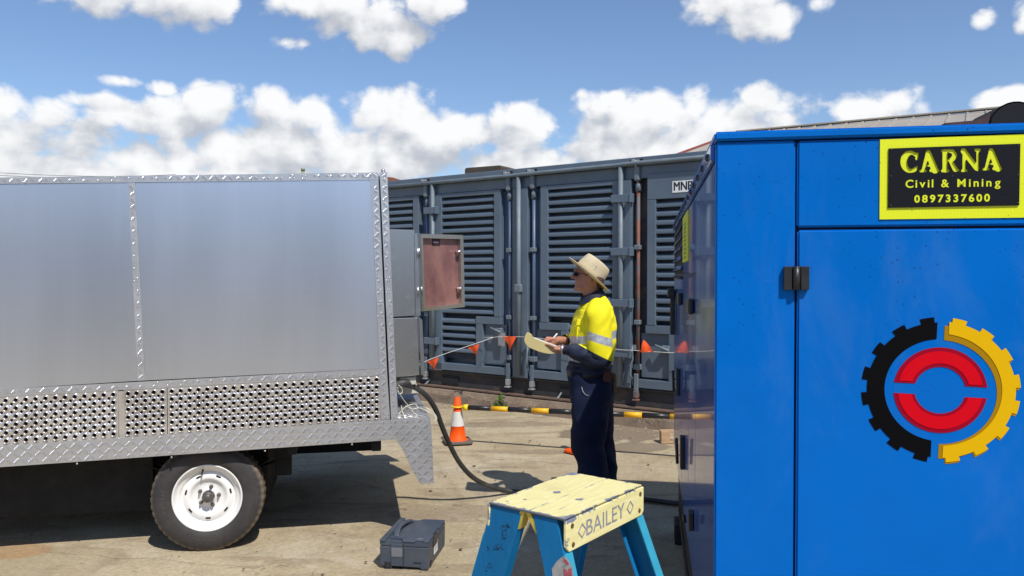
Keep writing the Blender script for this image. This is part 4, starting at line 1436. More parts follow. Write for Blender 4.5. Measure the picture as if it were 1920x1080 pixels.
def arc_poly(r0, r1, s, gap):
    o = []; i_ = []
    for k in range(0, 37):
        a = R(180 * k / 36)
        o.append((r1 * math.cos(a), max(r1 * math.sin(a), gap))); i_.append((r0 * math.cos(a), max(r0 * math.sin(a), gap)))
    cl = []
    for p_ in o + i_[::-1]:
        if not cl or abs(p_[0] - cl[-1][0]) + abs(p_[1] - cl[-1][1]) > 0.4: cl.append(p_)
    return [LP(x_, -s * y_) for x_, y_ in cl]


for s_ in (1, -1):
    decal(arc_poly(48, 88, s_, 11), -0.0006, M_ldrd, 'red_arc_border', emb)
    decal(arc_poly(55, 80, s_, 15) if s_ > 0 else arc_poly(54, 80, s_, 12), -0.0016, M_lred, 'red_arc', emb)

# door hinge
hz1_, hz0_ = G.face(1490, 499.5)[1], G.face(1490, 543.5)[1]
hxs = [G.face(p_, 520)[0] for p_ in (1468, 1484.5, 1498.5, 1515.5)]
q = MB(); q.box(hxs[0], hxs[1] - 0.0008, -0.014, -0.0002, hz0_, hz1_); q.box(hxs[2] + 0.0008, hxs[3], -0.014, -0.0002, hz0_, hz1_)
hg = q.build('hinge', M_blk, gen, bevel=0.0015)
q = MB(); xm_ = (hxs[1] + hxs[2]) / 2; q.tube([(xm_, -0.013, hz0_), (xm_, -0.013, hz1_)], (hxs[2] - hxs[1]) / 2, 14); q.build('hinge_barrel', M_blk, hg)
q = MB()
q.box(hxs[1], hxs[2], -0.012, -0.0005, hz0_ + 0.002, hz1_ - 0.002); q.build('hinge_leaf', M_blk, hg)

# ---- long left side, seen at a grazing angle
def spanel(name, y0, y1, z0, z1, m=None, x0=-0.0, x1=0.006, bev=0.003):
    q = MB(); q.box(x0, x1, y0, y1, z0, z1)
    return q.build(name, m or M_side, gen, bevel=bev)


spanel('side_panel', 0.004, 0.80, 0.56, 1.90)
spanel('side_panel', 0.81, 1.27, 0.56, 1.62)
spanel('side_panel', 0.81, 1.85, 1.635, 1.90)
spanel('side_door', 1.28, 1.95, 0.56, 1.62)
spanel('side_door', 1.96, 3.18, 0.56, 1.62)
spanel('side_top_rail', 0.03, 3.2, 1.905, 1.945, x0=-0.010)
for k in range(15):
    q = MB(); q.ball((-0.010, 0.12 + 0.21 * k, 1.925), (0.008, 0.011, 0.011), 5); q.build('bolt', M_blk, gen)
q = MB(); q.box(0.0, 0.02, 1.88, 3.16, 1.635, 1.90); q.build('vent_recess', M_void, gen)
for k in range(5):
    z_ = 1.655 + 0.05 * k
    q = MB(); q.add([(-0.012, 1.9, z_), (-0.012, 3.14, z_), (0.004, 3.14, z_ + 0.03), (0.004, 1.9, z_ + 0.03), (-0.009, 1.9, z_ - 0.002), (-0.009, 3.14, z_ - 0.002), (0.004, 3.14, z_ + 0.026), (0.004, 1.9, z_ + 0.026)],
                       [(0, 1, 2, 3), (7, 6, 5, 4), (0, 4, 5, 1), (1, 5, 6, 2), (2, 6, 7, 3), (3, 7, 4, 0)])
    q.build('vent_slat', M_side, gen)
for k in range(7):
    q = MB(); q.ball((-0.004, 1.95 + 0.19 * k, 1.615), (0.008, 0.014, 0.010), 5); q.build('bolt', M_blk, gen)
q = MB(); ya, yb_ = G.side(1291.5, 480)[0], G.side(1281.5, 480)[0]
q.box(-0.0045, -0.0005, ya, yb_, G.side(1291, 489)[1], G.side(1285, 404)[1] + 0.0); q.build('side_notice', M_yel, gen)
q = MB()
for k in range(9):
    zc = 1.70 + 0.018 * k; q.box(-0.0055, -0.0046, ya + 0.16, yb_ - 0.16, zc, zc + 0.009)
q.build('side_notice_print', mat('olive_print', (0.25, 0.30, 0.02), 0.6), gen)
for (pxc, pt_, pb_) in ((1278.5, 549, 572), (1300, 560, 588)):
    yc = G.side(pxc, 560)[0]; zt_ = G.side(pxc, pt_)[1]; zb_ = G.side(pxc, pb_)[1]
    q = MB(); q.box(-0.022, 0.0, yc - 0.07, yc + 0.07, zb_, zt_); q.build('door_lock', M_blk, gen, bevel=0.006)
for (pxc, pt_, pb_) in ((1283, 818, 880), (1301, 963, 996), (1274, 690, 740)):
    yc = G.side(pxc, 800)[0]; zt_ = G.side(pxc, pt_)[1]; zb_ = G.side(pxc, pb_)[1]
    q = MB(); q.box(-0.018, 0.0, yc - 0.03, yc + 0.03, zb_, zt_); q.tube([(-0.03, yc, zb_ + 0.02), (-0.034, yc, zt_ - 0.01)], 0.008, 6); q.build('side_hinge', M_blk, gen, bevel=0.003)
q = MB(); q.box(-0.03, -0.002, 2.95, 3.02, G.side(1268, 632)[1], G.side(1268, 543)[1]); q.box(-0.045, -0.002, 2.93, 3.10, G.side(1268, 560)[1], G.side(1268, 543)[1]); q.build('grab_bar', M_blk, gen, bevel=0.006)

# exhaust outlet and its rusty tray on the roof
ex = G.face(1905, 236, 0.42)
q = MB()
rr = ex[0] - G.face(1855, 236, 0.42)[0]
q.tube([(ex[0], 0.42, ex[1]), (ex[0], 0.60, ex[1]), (ex[0], 0.68, ex[1] - 0.01), (ex[0] + 0.0, 0.70, ex[1] - 0.06), (ex[0], 0.70, 1.95)], rr, 28, caps=False)
q.tube([(ex[0], 0.421, ex[1]), (ex[0], 0.60, ex[1])], rr - 0.004, 28, caps=True)
q.build('exhaust_outlet', mat('sooty_exhaust', (0.006, 0.006, 0.007), 0.9, var=0.2), gen)
q = MB()
q.prism([G.face(a, b, 0.40) for a, b in ((1772, 234), (1772, 230.5), (1830, 225.5), (1846, 221), (1856, 212), (1857.5, 214), (1853, 234))], 0.40, 0.62)
q.build('exhaust_tray', mat('rusty_tray', (0.055, 0.022, 0.018), 0.7, var=0.3, vscale=20), gen)

# ================================================================ TOOL CASE
fl, fr = on_z(711.4, 1064.4), on_z(803, 1069.5)
K_ = Frame(fl, math.atan2(fr.y - fl.y, fr.x - fl.x))
case = thing('tool_case', K_, 'dark blue-grey plastic tool case with a curved handle on the ground near the wheel', 'tool case')
M_case = mat('slate_plastic', (0.052, 0.066, 0.090), 0.5, var=0.08, vscale=6, bump=0.08, bscale=400, dirt=(0.13, 0.13, 0.13), dirt_amt=0.25, dirt_scale=5)
M_case2 = mat('light_grey_latch', (0.155, 0.165, 0.185), 0.45, var=0.05)
CW, CD, CH = 0.282, 0.405, 0.157
q = MB(); q.prism([(0.004, 0.012), (0.03, 0.012), (0.032, 0.0), (0.07, 0.0), (0.072, 0.012), (CW - 0.05, 0.010), (CW - 0.048, 0.0), (CW - 0.006, 0.0), (CW - 0.004, 0.012), (CW - 0.002, 0.121), (0.002, 0.121)], 0.002, CD - 0.002)
q.build('body', M_case, case, bevel=0.003)
q = MB(); q.box(0.001, CW - 0.001, 0.001, CD - 0.001, 0.1225, 0.147)
lid = q.build('lid', M_case, case, bevel=0.005, seg=2)
q = MB(); q.prism([(0.0, 0.0), (0.034, 0.0), (0.034, CD), (0.0, CD)], 0.146, 0.157, axes='xy'); q.build('lid_rim', M_case, lid, bevel=0.003)
q = MB()
q.prism([(0.135, 0.002), (0.20, 0.002), (0.205, 0.022), (CW - 0.045, 0.022), (CW - 0.03, 0.01), (CW - 0.002, 0.01), (CW - 0.002, 0.12), (CW - 0.012, 0.135), (CW - 0.012, 0.25), (CW - 0.002, 0.265), (CW - 0.002, CD - 0.004), (0.15, CD - 0.004), (0.105, CD - 0.06), (0.125, CD / 2), (0.105, 0.06)], 0.1465, 0.156, axes='xy')
q.build('lid_top', M_case, lid, bevel=0.0025)
q = MB()
pts_ = []
for k in range(13):
    f_ = k / 12; pts_.append((0.070 - 0.022 * math.sin(math.pi * f_) + 0.01, 0.055 + 0.30 * f_, 0.158 + 0.016 * math.sin(math.pi * f_)))
rings = []
for i, p_ in enumerate(pts_):
    hw = 0.017; hh = 0.008
    rings.append([(p_[0] - hw, p_[1], p_[2] - hh), (p_[0] + hw, p_[1], p_[2] - hh), (p_[0] + hw, p_[1], p_[2] + hh * 0.6), (p_[0] + hw * 0.5, p_[1], p_[2] + hh), (p_[0] - hw * 0.5, p_[1], p_[2] + hh), (p_[0] - hw, p_[1], p_[2] + hh * 0.6)])
q.loft(rings, 0, True, False)
q.box(0.05, 0.135, 0.045, 0.062, 0.147, 0.160); q.box(0.05, 0.135, CD - 0.062, CD - 0.045, 0.147, 0.160)
q.build('handle', M_case, case, bevel=0.0015)
q = MB(); q.box(0.068, 0.136, -0.004, 0.003, 0.015, 0.138); q.build('latch_strap', M_case, case, bevel=0.002)
q = MB(); q.box(0.070, 0.134, -0.0065, -0.0042, 0.068, 0.118); q.build('latch', M_case2, case, bevel=0.001)
q = MB()
q.box(0.135, 0.1375, -0.0045, 0.0, 0.012, 0.140)
q.box(0.03, 0.046, -0.001, 0.02, 0.004, 0.034); q.box(0.052, 0.064, -0.001, 0.02, 0.004, 0.034)
q.box(0.195, 0.24, -0.001, 0.01, 0.036, 0.040)
q.box(CW - 0.01, CW + 0.0005, 0.05, 0.075, 0.008, 0.03)
q.build('moulded_recess', M_blk, case)
q = MB(); q.box(CW - 0.001, CW + 0.0015, 0.12, 0.20, 0.045, 0.112); lb_ = q.build('label', M_white, case)
q = MB()
for k in range(4): q.box(CW + 0.0016, CW + 0.002, 0.13 + 0.015 * k, 0.138 + 0.015 * k, 0.055 + 0.006 * k, 0.085)
q.build('label_print', mat('grey_print', (0.3, 0.3, 0.36), 0.6), lb_)
q = MB(); q.prism([(0.10, 0.092), (0.185, 0.092), (0.205, 0.142), (0.18, 0.155), (0.14, 0.156), (0.11, 0.146)], CW - 0.004, CW + 0.003, axes='yz'); q.build('side_catch', M_blk, case, bevel=0.001)
q = MB(); q.box(0.205, 0.24, 0.036, 0.044, 0.155, 0.1585); q.box(0.212, 0.235, 0.052, 0.056, 0.155, 0.1572); q.build('lid_mark', M_case2, case)

# ================================================================ CONES AND BAR
M_or = mat('orange_cone_rubber', (0.86, 0.088, 0.004), 0.55, spec=0.2, var=0.10, vscale=6, dirt=(0.45, 0.10, 0.03), dirt_amt=0.4, dirt_scale=9)
M_band = mat('white_reflective_band', (0.62, 0.61, 0.57), 0.45, var=0.06, vscale=12, dirt=(0.42, 0.38, 0.33), dirt_amt=0.4, dirt_scale=14)
M_cbase = mat('grey_rubber_base', (0.115, 0.095, 0.08), 0.85, var=0.2)
M_clip = mat('yellow_plastic', (0.85, 0.60, 0.01), 0.4)


def make_cone(p, h, label, base_m, rot=0.2):
    fr_ = Frame(p, rot)
    c_ = thing('traffic_cone', fr_, label, 'traffic cone', 'traffic cones carrying the striped bar')
    s = h / 0.47
    q = MB()
    hw = 0.145 * s
    base = []
    for k in range(4):
        for j in range(4):
            a = math.pi / 2 * k + math.pi / 2 * j / 3
            cx = (hw - 0.05) * (1 if k in (0, 3) else -1); cy = (hw - 0.05) * (1 if k in (0, 1) else -1)
            base.append((cx + 0.05 * math.cos(a), cy + 0.05 * math.sin(a)))
    q.prism(base, 0.0, 0.028 * s, axes='xy'); q.build('base', base_m, c_, bevel=0.006)
    q = MB()
    def cr(z): return (0.093 - (0.093 - 0.030) * (z / h) ** 0.95) * s
    zs_ = [0.026 * s, 0.034 * s, 0.17 * s, 0.172 * s, 0.325 * s, 0.327 * s, h - 0.004, h]
    rr_ = [0.115 * s, cr(0.03), cr(0.17), cr(0.17) + 0.001, cr(0.325) + 0.001, cr(0.327), cr(h), cr(h) - 0.008]
    q.lathe(list(zip(rr_, zs_)), n=32, caps=False)
    q.lathe([(cr(h) - 0.008, h), (0.012, h - 0.001), (0.012, h - 0.05)], n=32, caps=False)
    q.build('cone', M_or, c_)
    q = MB(); q.lathe([(cr(0.172) + 0.0025, 0.174 * s), (cr(0.325) + 0.0025, 0.323 * s)], n=32, caps=False); q.build('reflective_band', M_band, c_)
    return c_


pc1 = on_z(858, 829)
make_cone(pc1, 0.44, 'orange and white traffic cone on a grey base, left end of the striped bar', M_cbase, 0.25)
pc2 = on_z(1093, 848)
make_cone(pc2, 0.44, 'traffic cone with an orange base, hidden behind the worker\'s trousers', M_or, 0.7)
B0 = at_depth(863, 763.5, pc1.y - 0.04); B1 = at_depth(1100, 774, pc2.y - 0.04)
bd = (B1 - B0).normalized()
def bar_at(px):
    # point of the bar line seen at picture column px
    k = (px - 960) / FPX
    t_ = (k * (B0.y * 1.0) - B0.x) / (bd.x - k * bd.y)
    return B0 + bd * t_
bar = thing('barrier_bar', None, 'long black and yellow striped bar resting on the traffic cones', 'barrier bar')
bcols = [(869, 878, 1, 0.030), (878, 921, 0, 0.024), (921, 953, 1, 0.025), (953, 997, 0, 0.024), (997, 1030, 1, 0.025), (1030, 1076, 0, 0.024), (1076, 1110, 1, 0.025), (1110, 1171, 0, 0.024), (1171, 1205, 1, 0.026), (1205, 1257, 0, 0.024), (1257, 1296, 1, 0.026), (1296, 1345, 0, 0.024)]
M_bar = mat('black_bar_plastic', (0.016, 0.016, 0.017), 0.35, var=0.1)
M_bary = mat('amber_tape', (0.80, 0.42, 0.008), 0.4, var=0.06)
for a, b, k, r_ in bcols:
    q = MB(); q.tube([bar_at(a) + bd * 0.001, bar_at(b)], r_, 14); q.build('yellow_sleeve' if k else 'black_section', M_clip if a == 869 else (M_bary if k else M_bar), bar)
q = MB()
ringp = [(pc1.x + 0.052 * math.cos(2 * math.pi * k / 20), pc1.y + 0.052 * math.sin(2 * math.pi * k / 20), B0.z + 0.0) for k in range(20)]
q.tube(ringp, 0.008, 8, closed=True); q.tube([B0 + Vector((0.02, 0, 0)), bar_at(872)], 0.012, 8)
q.build('cone_clip', M_clip, bar)

# ================================================================ BUNTING
M_flag = mat('orange_flag_fabric', (0.90, 0.10, 0.012), 0.6, var=0.08)
bunt = thing('flag_bunting', None, 'white string of orange triangular safety flags strung low in front of the grey container', 'bunting')
def cpt(px, py, off):
    x_, z_ = C.face(px, py, off); return C.world((x_, off, z_))
left_pts = [cpt(775, 688, -0.75), cpt(797, 678, -0.65), cpt(812, 671.5, -0.58), cpt(840, 661.5, -0.45), cpt(888, 645.5, -0.26), cpt(925, 632.5, -0.07)]
right_pts = [cpt(925, 632.5, -0.07), cpt(945, 631, -0.07), cpt(1000, 633, -0.07), cpt(1070, 643, -0.07), cpt(1155, 654.5, -0.07), cpt(1195, 657.5, -0.07), cpt(1262, 661.5, -0.07), cpt(1330, 663, -0.07), cpt(1420, 660, -0.07)]
q = MB(); q.tube(smooth_path(left_pts, 5), 0.0032, 6); q.tube(smooth_path(right_pts, 5), 0.0028, 6)
q.tube([cpt(905, 633, -0.05), cpt(925, 632.5, -0.07)], 0.003, 5)
q.build('string', mat('white_string', (0.72, 0.70, 0.66), 0.7), bunt)


def flag(pxs, off):
    q = MB()
    P_ = [cpt(a, b, off) for a, b in pxs]
    a, b, c_ = P_
    n_ = 6
    verts = []; idx = {}
    nrm = (b - a).cross(c_ - a).normalized()
    for i in range(n_ + 1):
        for j in range(n_ + 1 - i):
            u, v = i / n_, j / n_
            p_ = a + (b - a) * u + (c_ - a) * v
            p_ = p_ + nrm * (0.016 * math.sin(u * 7 + v * 3) * (0.3 + v))
            idx[(i, j)] = len(verts); verts.append(p_)
    off2 = len(verts)
    verts += [v_ + nrm * 0.0015 for v_ in verts]
    fs = []
    for i in range(n_):
        for j in range(n_ - i):
            t1 = (idx[(i, j)], idx[(i + 1, j)], idx[(i, j + 1)]); fs.append(t1); fs.append(tuple(k + off2 for k in t1[::-1]))
            if i + j < n_ - 1:
                t2 = (idx[(i + 1, j)], idx[(i + 1, j + 1)], idx[(i, j + 1)]); fs.append(t2); fs.append(tuple(k + off2 for k in t2[::-1]))
    q.add(verts, fs, 0, True)
    return q.build('flag', M_flag, bunt, fix=False)


flag([(801, 678), (822, 670), (816, 695)], -0.58)
flag([(877, 652), (898, 645), (894, 667.5)], -0.26)
flag([(943, 630), (968, 631), (957, 658)], -0.075)
flag([(1201, 660.5), (1226, 660), (1207, 637)], -0.075)
flag([(1290, 662), (1316, 662), (1302, 640)], -0.10)

# ================================================================ WEED, TIMBER OFFCUT
wp = on_z(940, 769)
q = MB()
random.seed(21)
for i in range(190):
    a = random.uniform(0, 6.3); r_ = random.random() ** 0.6 * 0.115; h = random.uniform(0.03, 0.19) * (1.15 - r_ / 0.13)
    c_ = Vector((wp.x + r_ * math.cos(a), wp.y + r_ * math.sin(a) * 0.7, h))
    L = random.uniform(0.016, 0.034); d = Vector((math.cos(a + random.uniform(-.6, .6)), math.sin(a), random.uniform(-0.1, 0.9))).normalized()
    s_ = d.cross(Vector((random.uniform(-1, 1), random.uniform(-1, 1), 1))).normalized() * L * 0.42
    q.add([c_ - d * L, c_ - s_ * 0.8, c_ + d * L, c_ + s_ * 0.8 + Vector((0, 0, -0.003))], [(0, 1, 2, 3)])
for i in range(9):
    a = random.uniform(0, 6.3); r_ = random.uniform(0.03, 0.08)
    q.tube([(wp.x, wp.y, 0), (wp.x + r_ * math.cos(a) * .5, wp.y + r_ * math.sin(a) * .5, 0.05), (wp.x + r_ * math.cos(a), wp.y + r_ * math.sin(a), 0.09)], 0.002, 4)
tag(q.build('weed', mat('fresh_leaf', (0.10, 0.20, 0.025), 0.6, var=0.3, vscale=40)), 'small bright green weed growing at the foot of the concrete plinth', 'weed')
op = on_z(1240, 832)
OF = Frame(op, 0.05)
M_wood = mat('raw_pine', (0.42, 0.27, 0.155), 0.8, var=0.25, vscale=14, stretch=(0.5, 4, 4))
of = thing('pallet_offcut', OF, 'short sawn-off piece of timber pallet lying beside the generator', 'pallet')
q = MB(); q.box(0, 0.46, 0, 0.10, 0, 0.018); q.build('board', M_wood, of, bevel=0.002)
q = MB(); q.box(0, 0.46, 0.01, 0.11, 0.10, 0.118); q.build('board', M_wood, of, bevel=0.002)
for xx in (0.0, 0.19, 0.37):
    q = MB(); q.box(xx + 0.002, xx + 0.085, 0.006, 0.09, 0.0185, 0.0995); q.build('block', M_wood, of, bevel=0.002)

# ================================================================ STEP LADDER
LH = 0.5
fF, fR = on_z(1059.4, 974, EYE - LH), on_z(1204.9, 908.7, EYE - LH)
fL = on_z(925.3, 938.5, EYE - LH)
LZ = EYE - LH
LA = math.atan2(fR.y - fF.y, fR.x - fF.x)
LF = Frame((fF.x, fF.y, 0), LA)
LW = (fR - fF).length
LD = (fL - fF).length
lad = thing('step_ladder', LF, 'blue fibreglass step ladder with a chipped pale yellow top cap in the foreground', 'ladder')


def ladder_paint():
    m = bpy.data.materials.new('chipped_yellow_paint'); m.use_nodes = True
    t = NT(m.node_tree); b = get(m)
    co = t.node('ShaderNodeTexCoord').outputs['Object']
    x_, y_, z_ = t.sep(co)
    n1 = t.noise(co, 22, 9, 0.68, 0.4); n2 = t.noise(t.mapping(co, (12, 90, 90)), 1.2, 5, 0.65)
    ex_ = t.math('MINIMUM', t.math('MINIMUM', x_, t.math('SUBTRACT', LW, x_)), t.math('MINIMUM', y_, t.math('SUBTRACT', LD, y_)))
    ez_ = t.math('ABSOLUTE', t.math('SUBTRACT', z_, LZ))
    # worn along the folded edges and along the two score lines
    edge = t.ramp(t.math('MAXIMUM', t.math('ABSOLUTE', ex_), ez_), 0.0, 0.016, 0.20, 0.0)
    seam = t.ramp(t.math('ABSOLUTE', t.math('SUBTRACT', y_, LD * 0.47)), 0.0, 0.0035, 0.20, 0.0)
    seam2 = t.ramp(t.math('ABSOLUTE', t.math('SUBTRACT', y_, LD * 0.24)), 0.0, 0.002, 0.07, 0.0)
    left = t.ramp(x_, 0.0, 0.05, 0.13, 0.0)
    k = t.math('ADD', t.math('ADD', n1, edge), t.math('ADD', t.math('ADD', seam, seam2), left))
    for (cx, cy, rr_) in ((LW * 0.47, LD * 0.62, 0.020), (LW * 0.42, LD * 0.27, 0.018), (LW * 0.96, LD * 0.93, 0.02), (LW * 0.2, LD * 0.75, 0.007)):
        d = t.vmath('LENGTH', t.vmath('MULTIPLY', t.vmath('SUBTRACT', co, (cx, cy, LZ)), (0.8, 1, 0.4)))
        k = t.math('ADD', k, t.ramp(d, rr_ * 0.2, rr_, 0.25, 0.0))
    chip = t.ramp(k, 0.668, 0.698)
    yel = t.mix(t.ramp(n2, 0.35, 0.65), c4((0.76, 0.66, 0.27)), c4((0.84, 0.75, 0.36)))
    yel = t.mix(t.ramp(t.noise(co, 9, 6, 0.7), 0.55, 0.75, 0, 0.5), yel, c4((0.62, 0.50, 0.22)))
    yel = t.mix(t.ramp(t.voronoi(co, 130, 'F1'), 0.08, 0.14, 0.6, 0.0), yel, c4((0.35, 0.28, 0.13)))
    t.put(b.inputs['Base Color'], t.mix(chip, yel, c4((0.33, 0.34, 0.37))))
    t.put(b.inputs['Metallic'], t.math('MULTIPLY', chip, 0.5))
    b.inputs['Roughness'].default_value = 0.5
    bn = t.node('ShaderNodeBump'); bn.inputs['Strength'].default_value = 0.5; bn.inputs['Distance'].default_value = 0.0012
    bn.invert = True
    t.put(bn.inputs['Height'], t.math('ADD', chip, t.math('MULTIPLY', n2, 0.3)))
    t.put(b.inputs['Normal'], bn.outputs[0])
    return m


M_cap = ladder_paint()
M_rail = mat('blue_fibreglass', (0.004, 0.135, 0.32), 0.55, spec=0.2, var=0.16, vscale=14, stretch=(1, 1, 0.25), bump=0.15, bscale=120, dirt=(0.02, 0.06, 0.11), dirt_amt=0.6, dirt_scale=26, dirt_lo=0.60)
M_flg = mat('pale_blue_flange', (0.035, 0.30, 0.42), 0.5, var=0.1, vscale=20)
M_inkl = mat('grey_stamping', (0.27, 0.26, 0.27), 0.6, var=0.3, vscale=90)
q = MB()
sk = 0.070
q.box(0, LW, 0, LD, LZ - 0.004, LZ)
cap = q.build('top_cap', M_cap, lad, bevel=0.0025, seg=2)
sw = [(0.0, LZ - 0.0045), (LW, LZ - 0.0045), (LW, LZ - sk + 0.008), (LW - 0.01, LZ - sk), (0.012, LZ - sk), (0.0, LZ - sk + 0.012)]
q = MB(); q.prism(sw, -0.003, 0.0035); q.build('cap_skirt', M_cap, cap, bevel=0.001)
q = MB(); q.prism(sw, LD - 0.0035, LD + 0.003); q.build('cap_skirt', M_cap, cap, bevel=0.001)
# spreader bracket under the cap, between the rails
for yy in (LD * 0.46, LD * 0.53):
    q = MB(); q.prism([(yy - 0.002, LZ - 0.005), (yy + 0.010, LZ - 0.005), (yy + 0.022 * (1 if yy > LD * .5 else -1) + 0.006, LZ - 0.045), (yy + 0.022 * (1 if yy > LD * .5 else -1) - 0.008, LZ - 0.045)], 0.004, 0.03, axes='yz')
    q.build('hinge_bracket', mat('yellow_bracket', (0.62, 0.47, 0.06), 0.5, var=0.15), cap)
q = MB(); text_into(q, 'BAILEY', 0.050, LW * 0.47, LZ - 0.0385, -0.0034, sx=1.10, sz=0.98, rot=0.0, bold=0.0, depth=0.0005)
q.build('stamped_lettering', M_inkl, cap)
for cx in (LW * 0.18, LW * 0.80):
    q = MB(); o_, i_ = 0.0165, 0.0125
    for k in range(4):
        a0, a1 = math.pi / 2 * k, math.pi / 2 * (k + 1)
        q.prism([(cx + o_ * math.cos(a0), LZ - 0.038 + o_ * math.sin(a0)), (cx + o_ * math.cos(a1), LZ - 0.038 + o_ * math.sin(a1)), (cx + i_ * math.cos(a1), LZ - 0.038 + i_ * math.sin(a1)), (cx + i_ * math.cos(a0), LZ - 0.038 + i_ * math.sin(a0))], -0.0040, -0.0034)
    q.build('stamped_diamond', M_inkl, cap)
M_rivet = mat('rusty_rivet', (0.16, 0.10, 0.03), 0.5, metal=0.5, var=0.4, vscale=80)
for (a, b) in ((0.022, 0.018), (0.026, sk - 0.012), (LW - 0.018, 0.018), (LW - 0.022, sk - 0.014)):
    q = MB(); q.lathe([(0.0055, 0), (0.005, 0.0015), (0.0025, 0.0022), (0.0022, 0.001), (0.0, 0.001)], (a, -0.003, LZ - b), (0, -1, 0), 14); q.build('rivet', M_rivet, cap)


def rail(x_web, inward, y0, y1, splay_y, splay_x, flange_side, name='rail'):
    """channel rail: a web facing out along x and two flanges pointing inward; runs from the cap to the ground"""
    zt_ = LZ - 0.006
    w2 = 0.004; fw = 0.030 * inward
    def sec(z_):
        d = (zt_ - z_); sy, sx_ = splay_y * d, splay_x * d
        pts = [(x_web, y0), (x_web, y1), (x_web + fw, y1), (x_web + fw, y1 - w2 if y1 > y0 else y1 + w2), (x_web + w2 * inward, y1 - w2), (x_web + w2 * inward, y0 + w2), (x_web + fw, y0 + w2), (x_web + fw, y0)]
        return [(a + sx_, b + sy, z_) for a, b in pts]
    q = MB(); q.loft([sec(zt_), sec(0.03)], 0, True, False)
    r_ = q.build(name, M_rail, lad, bevel=0.0008)
    q = MB()
    def fl_(z_, o_):
        d = (zt_ - z_); sy, sx_ = splay_y * d, splay_x * d
        yy = y0 if flange_side < 0 else y1
        s_ = -0.0012 if flange_side < 0 else 0.0012
        return [(x_web + sx_, yy + sy + (s_ if o_ else s_ * 0.1), z_), (x_web + fw + sx_, yy + sy + (s_ if o_ else s_ * 0.1), z_)]
    a, b = fl_(zt_ - 0.066, 1), fl_(0.03, 1); c_, d_ = fl_(zt_ - 0.068, 0), fl_(0.03, 0)
    q.add([a[0], a[1], b[1], b[0], c_[0], c_[1], d_[1], d_[0]], [(0, 1, 2, 3), (7, 6, 5, 4), (0, 4, 5, 1), (1, 5, 6, 2), (2, 6, 7, 3), (3, 7, 4, 0)])
    q.build('flange_face', M_flg, r_)
    q = MB(); q.box(x_web - 0.006 * inward, x_web + fw * 1.2, y0 - 0.004, y1 + 0.004, 0, 0.045)
    ft = q.build('rubber_foot', M_blk, r_, bevel=0.004); d = zt_ - 0.03; ft.location = (splay_x * d, splay_y * d, 0)
    return r_


yF0, yF1 = 0.024, 0.42 * LD
yR0, yR1 = 0.56 * LD, LD - 0.006
for (xw, inw, sx_) in ((0.0045, 1, -0.10), (LW - 0.0045, -1, 0.10)):
    rail(xw, inw, yF0, yF1, -0.34, sx_, -1)
    rail(xw, inw, yR0, yR1, 0.27, sx_, 1)
for zs in (0.84, 0.56, 0.28):
    d = LZ - zs
    q = MB(); q.box(-0.10 * d + 0.01, LW + 0.10 * d - 0.01, yF0 - 0.34 * d + 0.006, yF1 - 0.34 * d - 0.004, zs - 0.02, zs); q.build('step', M_zinc, lad, bevel=0.003)
    q = MB(); q.tube([(-0.10 * d + 0.01, (yR0 + yR1) / 2 + 0.27 * d, zs), (LW + 0.10 * d - 0.01, (yR0 + yR1) / 2 + 0.27 * d, zs)], 0.012, 8); q.build('rear_brace', M_zinc, lad)


def LS(px, py):       # on the web of the front left rail
    y_, z_ = LF.side(px, py, 0.0045 - 0.10 * 0.09)
    return y_, z_


def stick(poly, off, m, name, par):
    q = MB()
    q.add([(0.0045 - 0.10 * (LZ - 0.006 - z_) - off, y_, z_) for y_, z_ in poly] + [(0.0045 - 0.10 * (LZ - 0.006 - z_) - off + 0.0004, y_, z_) for y_, z_ in poly],
          [tuple(range(len(poly))), tuple(range(2 * len(poly) - 1, len(poly) - 1, -1))] + [(i, (i + 1) % len(poly), (i + 1) % len(poly) + len(poly), i + len(poly)) for i in range(len(poly))])
    return q.build(name, m, par)


st = stick([LS(860 + a / 4.364, 840 + b / 4.364) for a, b in ((850, 885), (880, 900), (930, 968), (950, 1060), (960, 1200), (800, 1200), (778, 1060), (766, 985), (800, 930))], 0.0010,
           mat('scuffed_silver_label', (0.42, 0.43, 0.44), 0.35, metal=0.5, var=0.3, vscale=60, dirt=(0.14, 0.16, 0.17), dirt_amt=0.7, dirt_scale=70, dirt_lo=0.52), 'label', lad)
for poly in ([(855, 905), (880, 915), (905, 950), (875, 950), (860, 930)], [(862, 985), (925, 985), (935, 1080), (870, 1080)]):
    stick([LS(860 + a / 4.364, 840 + b / 4.364) for a, b in poly], 0.0016, mat('faded_red_print', (0.36, 0.07, 0.09), 0.5, var=0.3, vscale=120, dirt=(0.5, 0.5, 0.5), dirt_amt=0.8, dirt_scale=80, dirt_lo=0.5), 'label_print', st)
# black scribbled marks on the rear rail
q = MB()
random.seed(5)
for (cx, cy, w_, h_, n_) in ((378, 650, 55, 45, 16), (375, 715, 38, 50, 10), (335, 800, 62, 60, 22), (260, 825, 30, 50, 6), (270, 970, 50, 60, 8), (400, 645, 20, 30, 5)):
    for k in range(n_):
        a = (860 + (cx + random.uniform(-.5, .5) * w_) / 4.364, 840 + (cy + random.uniform(-.5, .5) * h_) / 4.364)
        b = (a[0] + random.uniform(-3, 3), a[1] + random.uniform(-3.2, 3.2))
        p_, r_ = LF.side(*a, 0.0), LF.side(*b, 0.0)
        fx = lambda z_: 0.0045 - 0.10 * (LZ - 0.006 - z_) - 0.0006
        q.tube([(fx(p_[1]), p_[0], p_[1]), (fx(r_[1]), r_[0], r_[1])], 0.0006, 3, caps=False)
q.build('marker_scribble', M_blackprint, lad, fix=False)

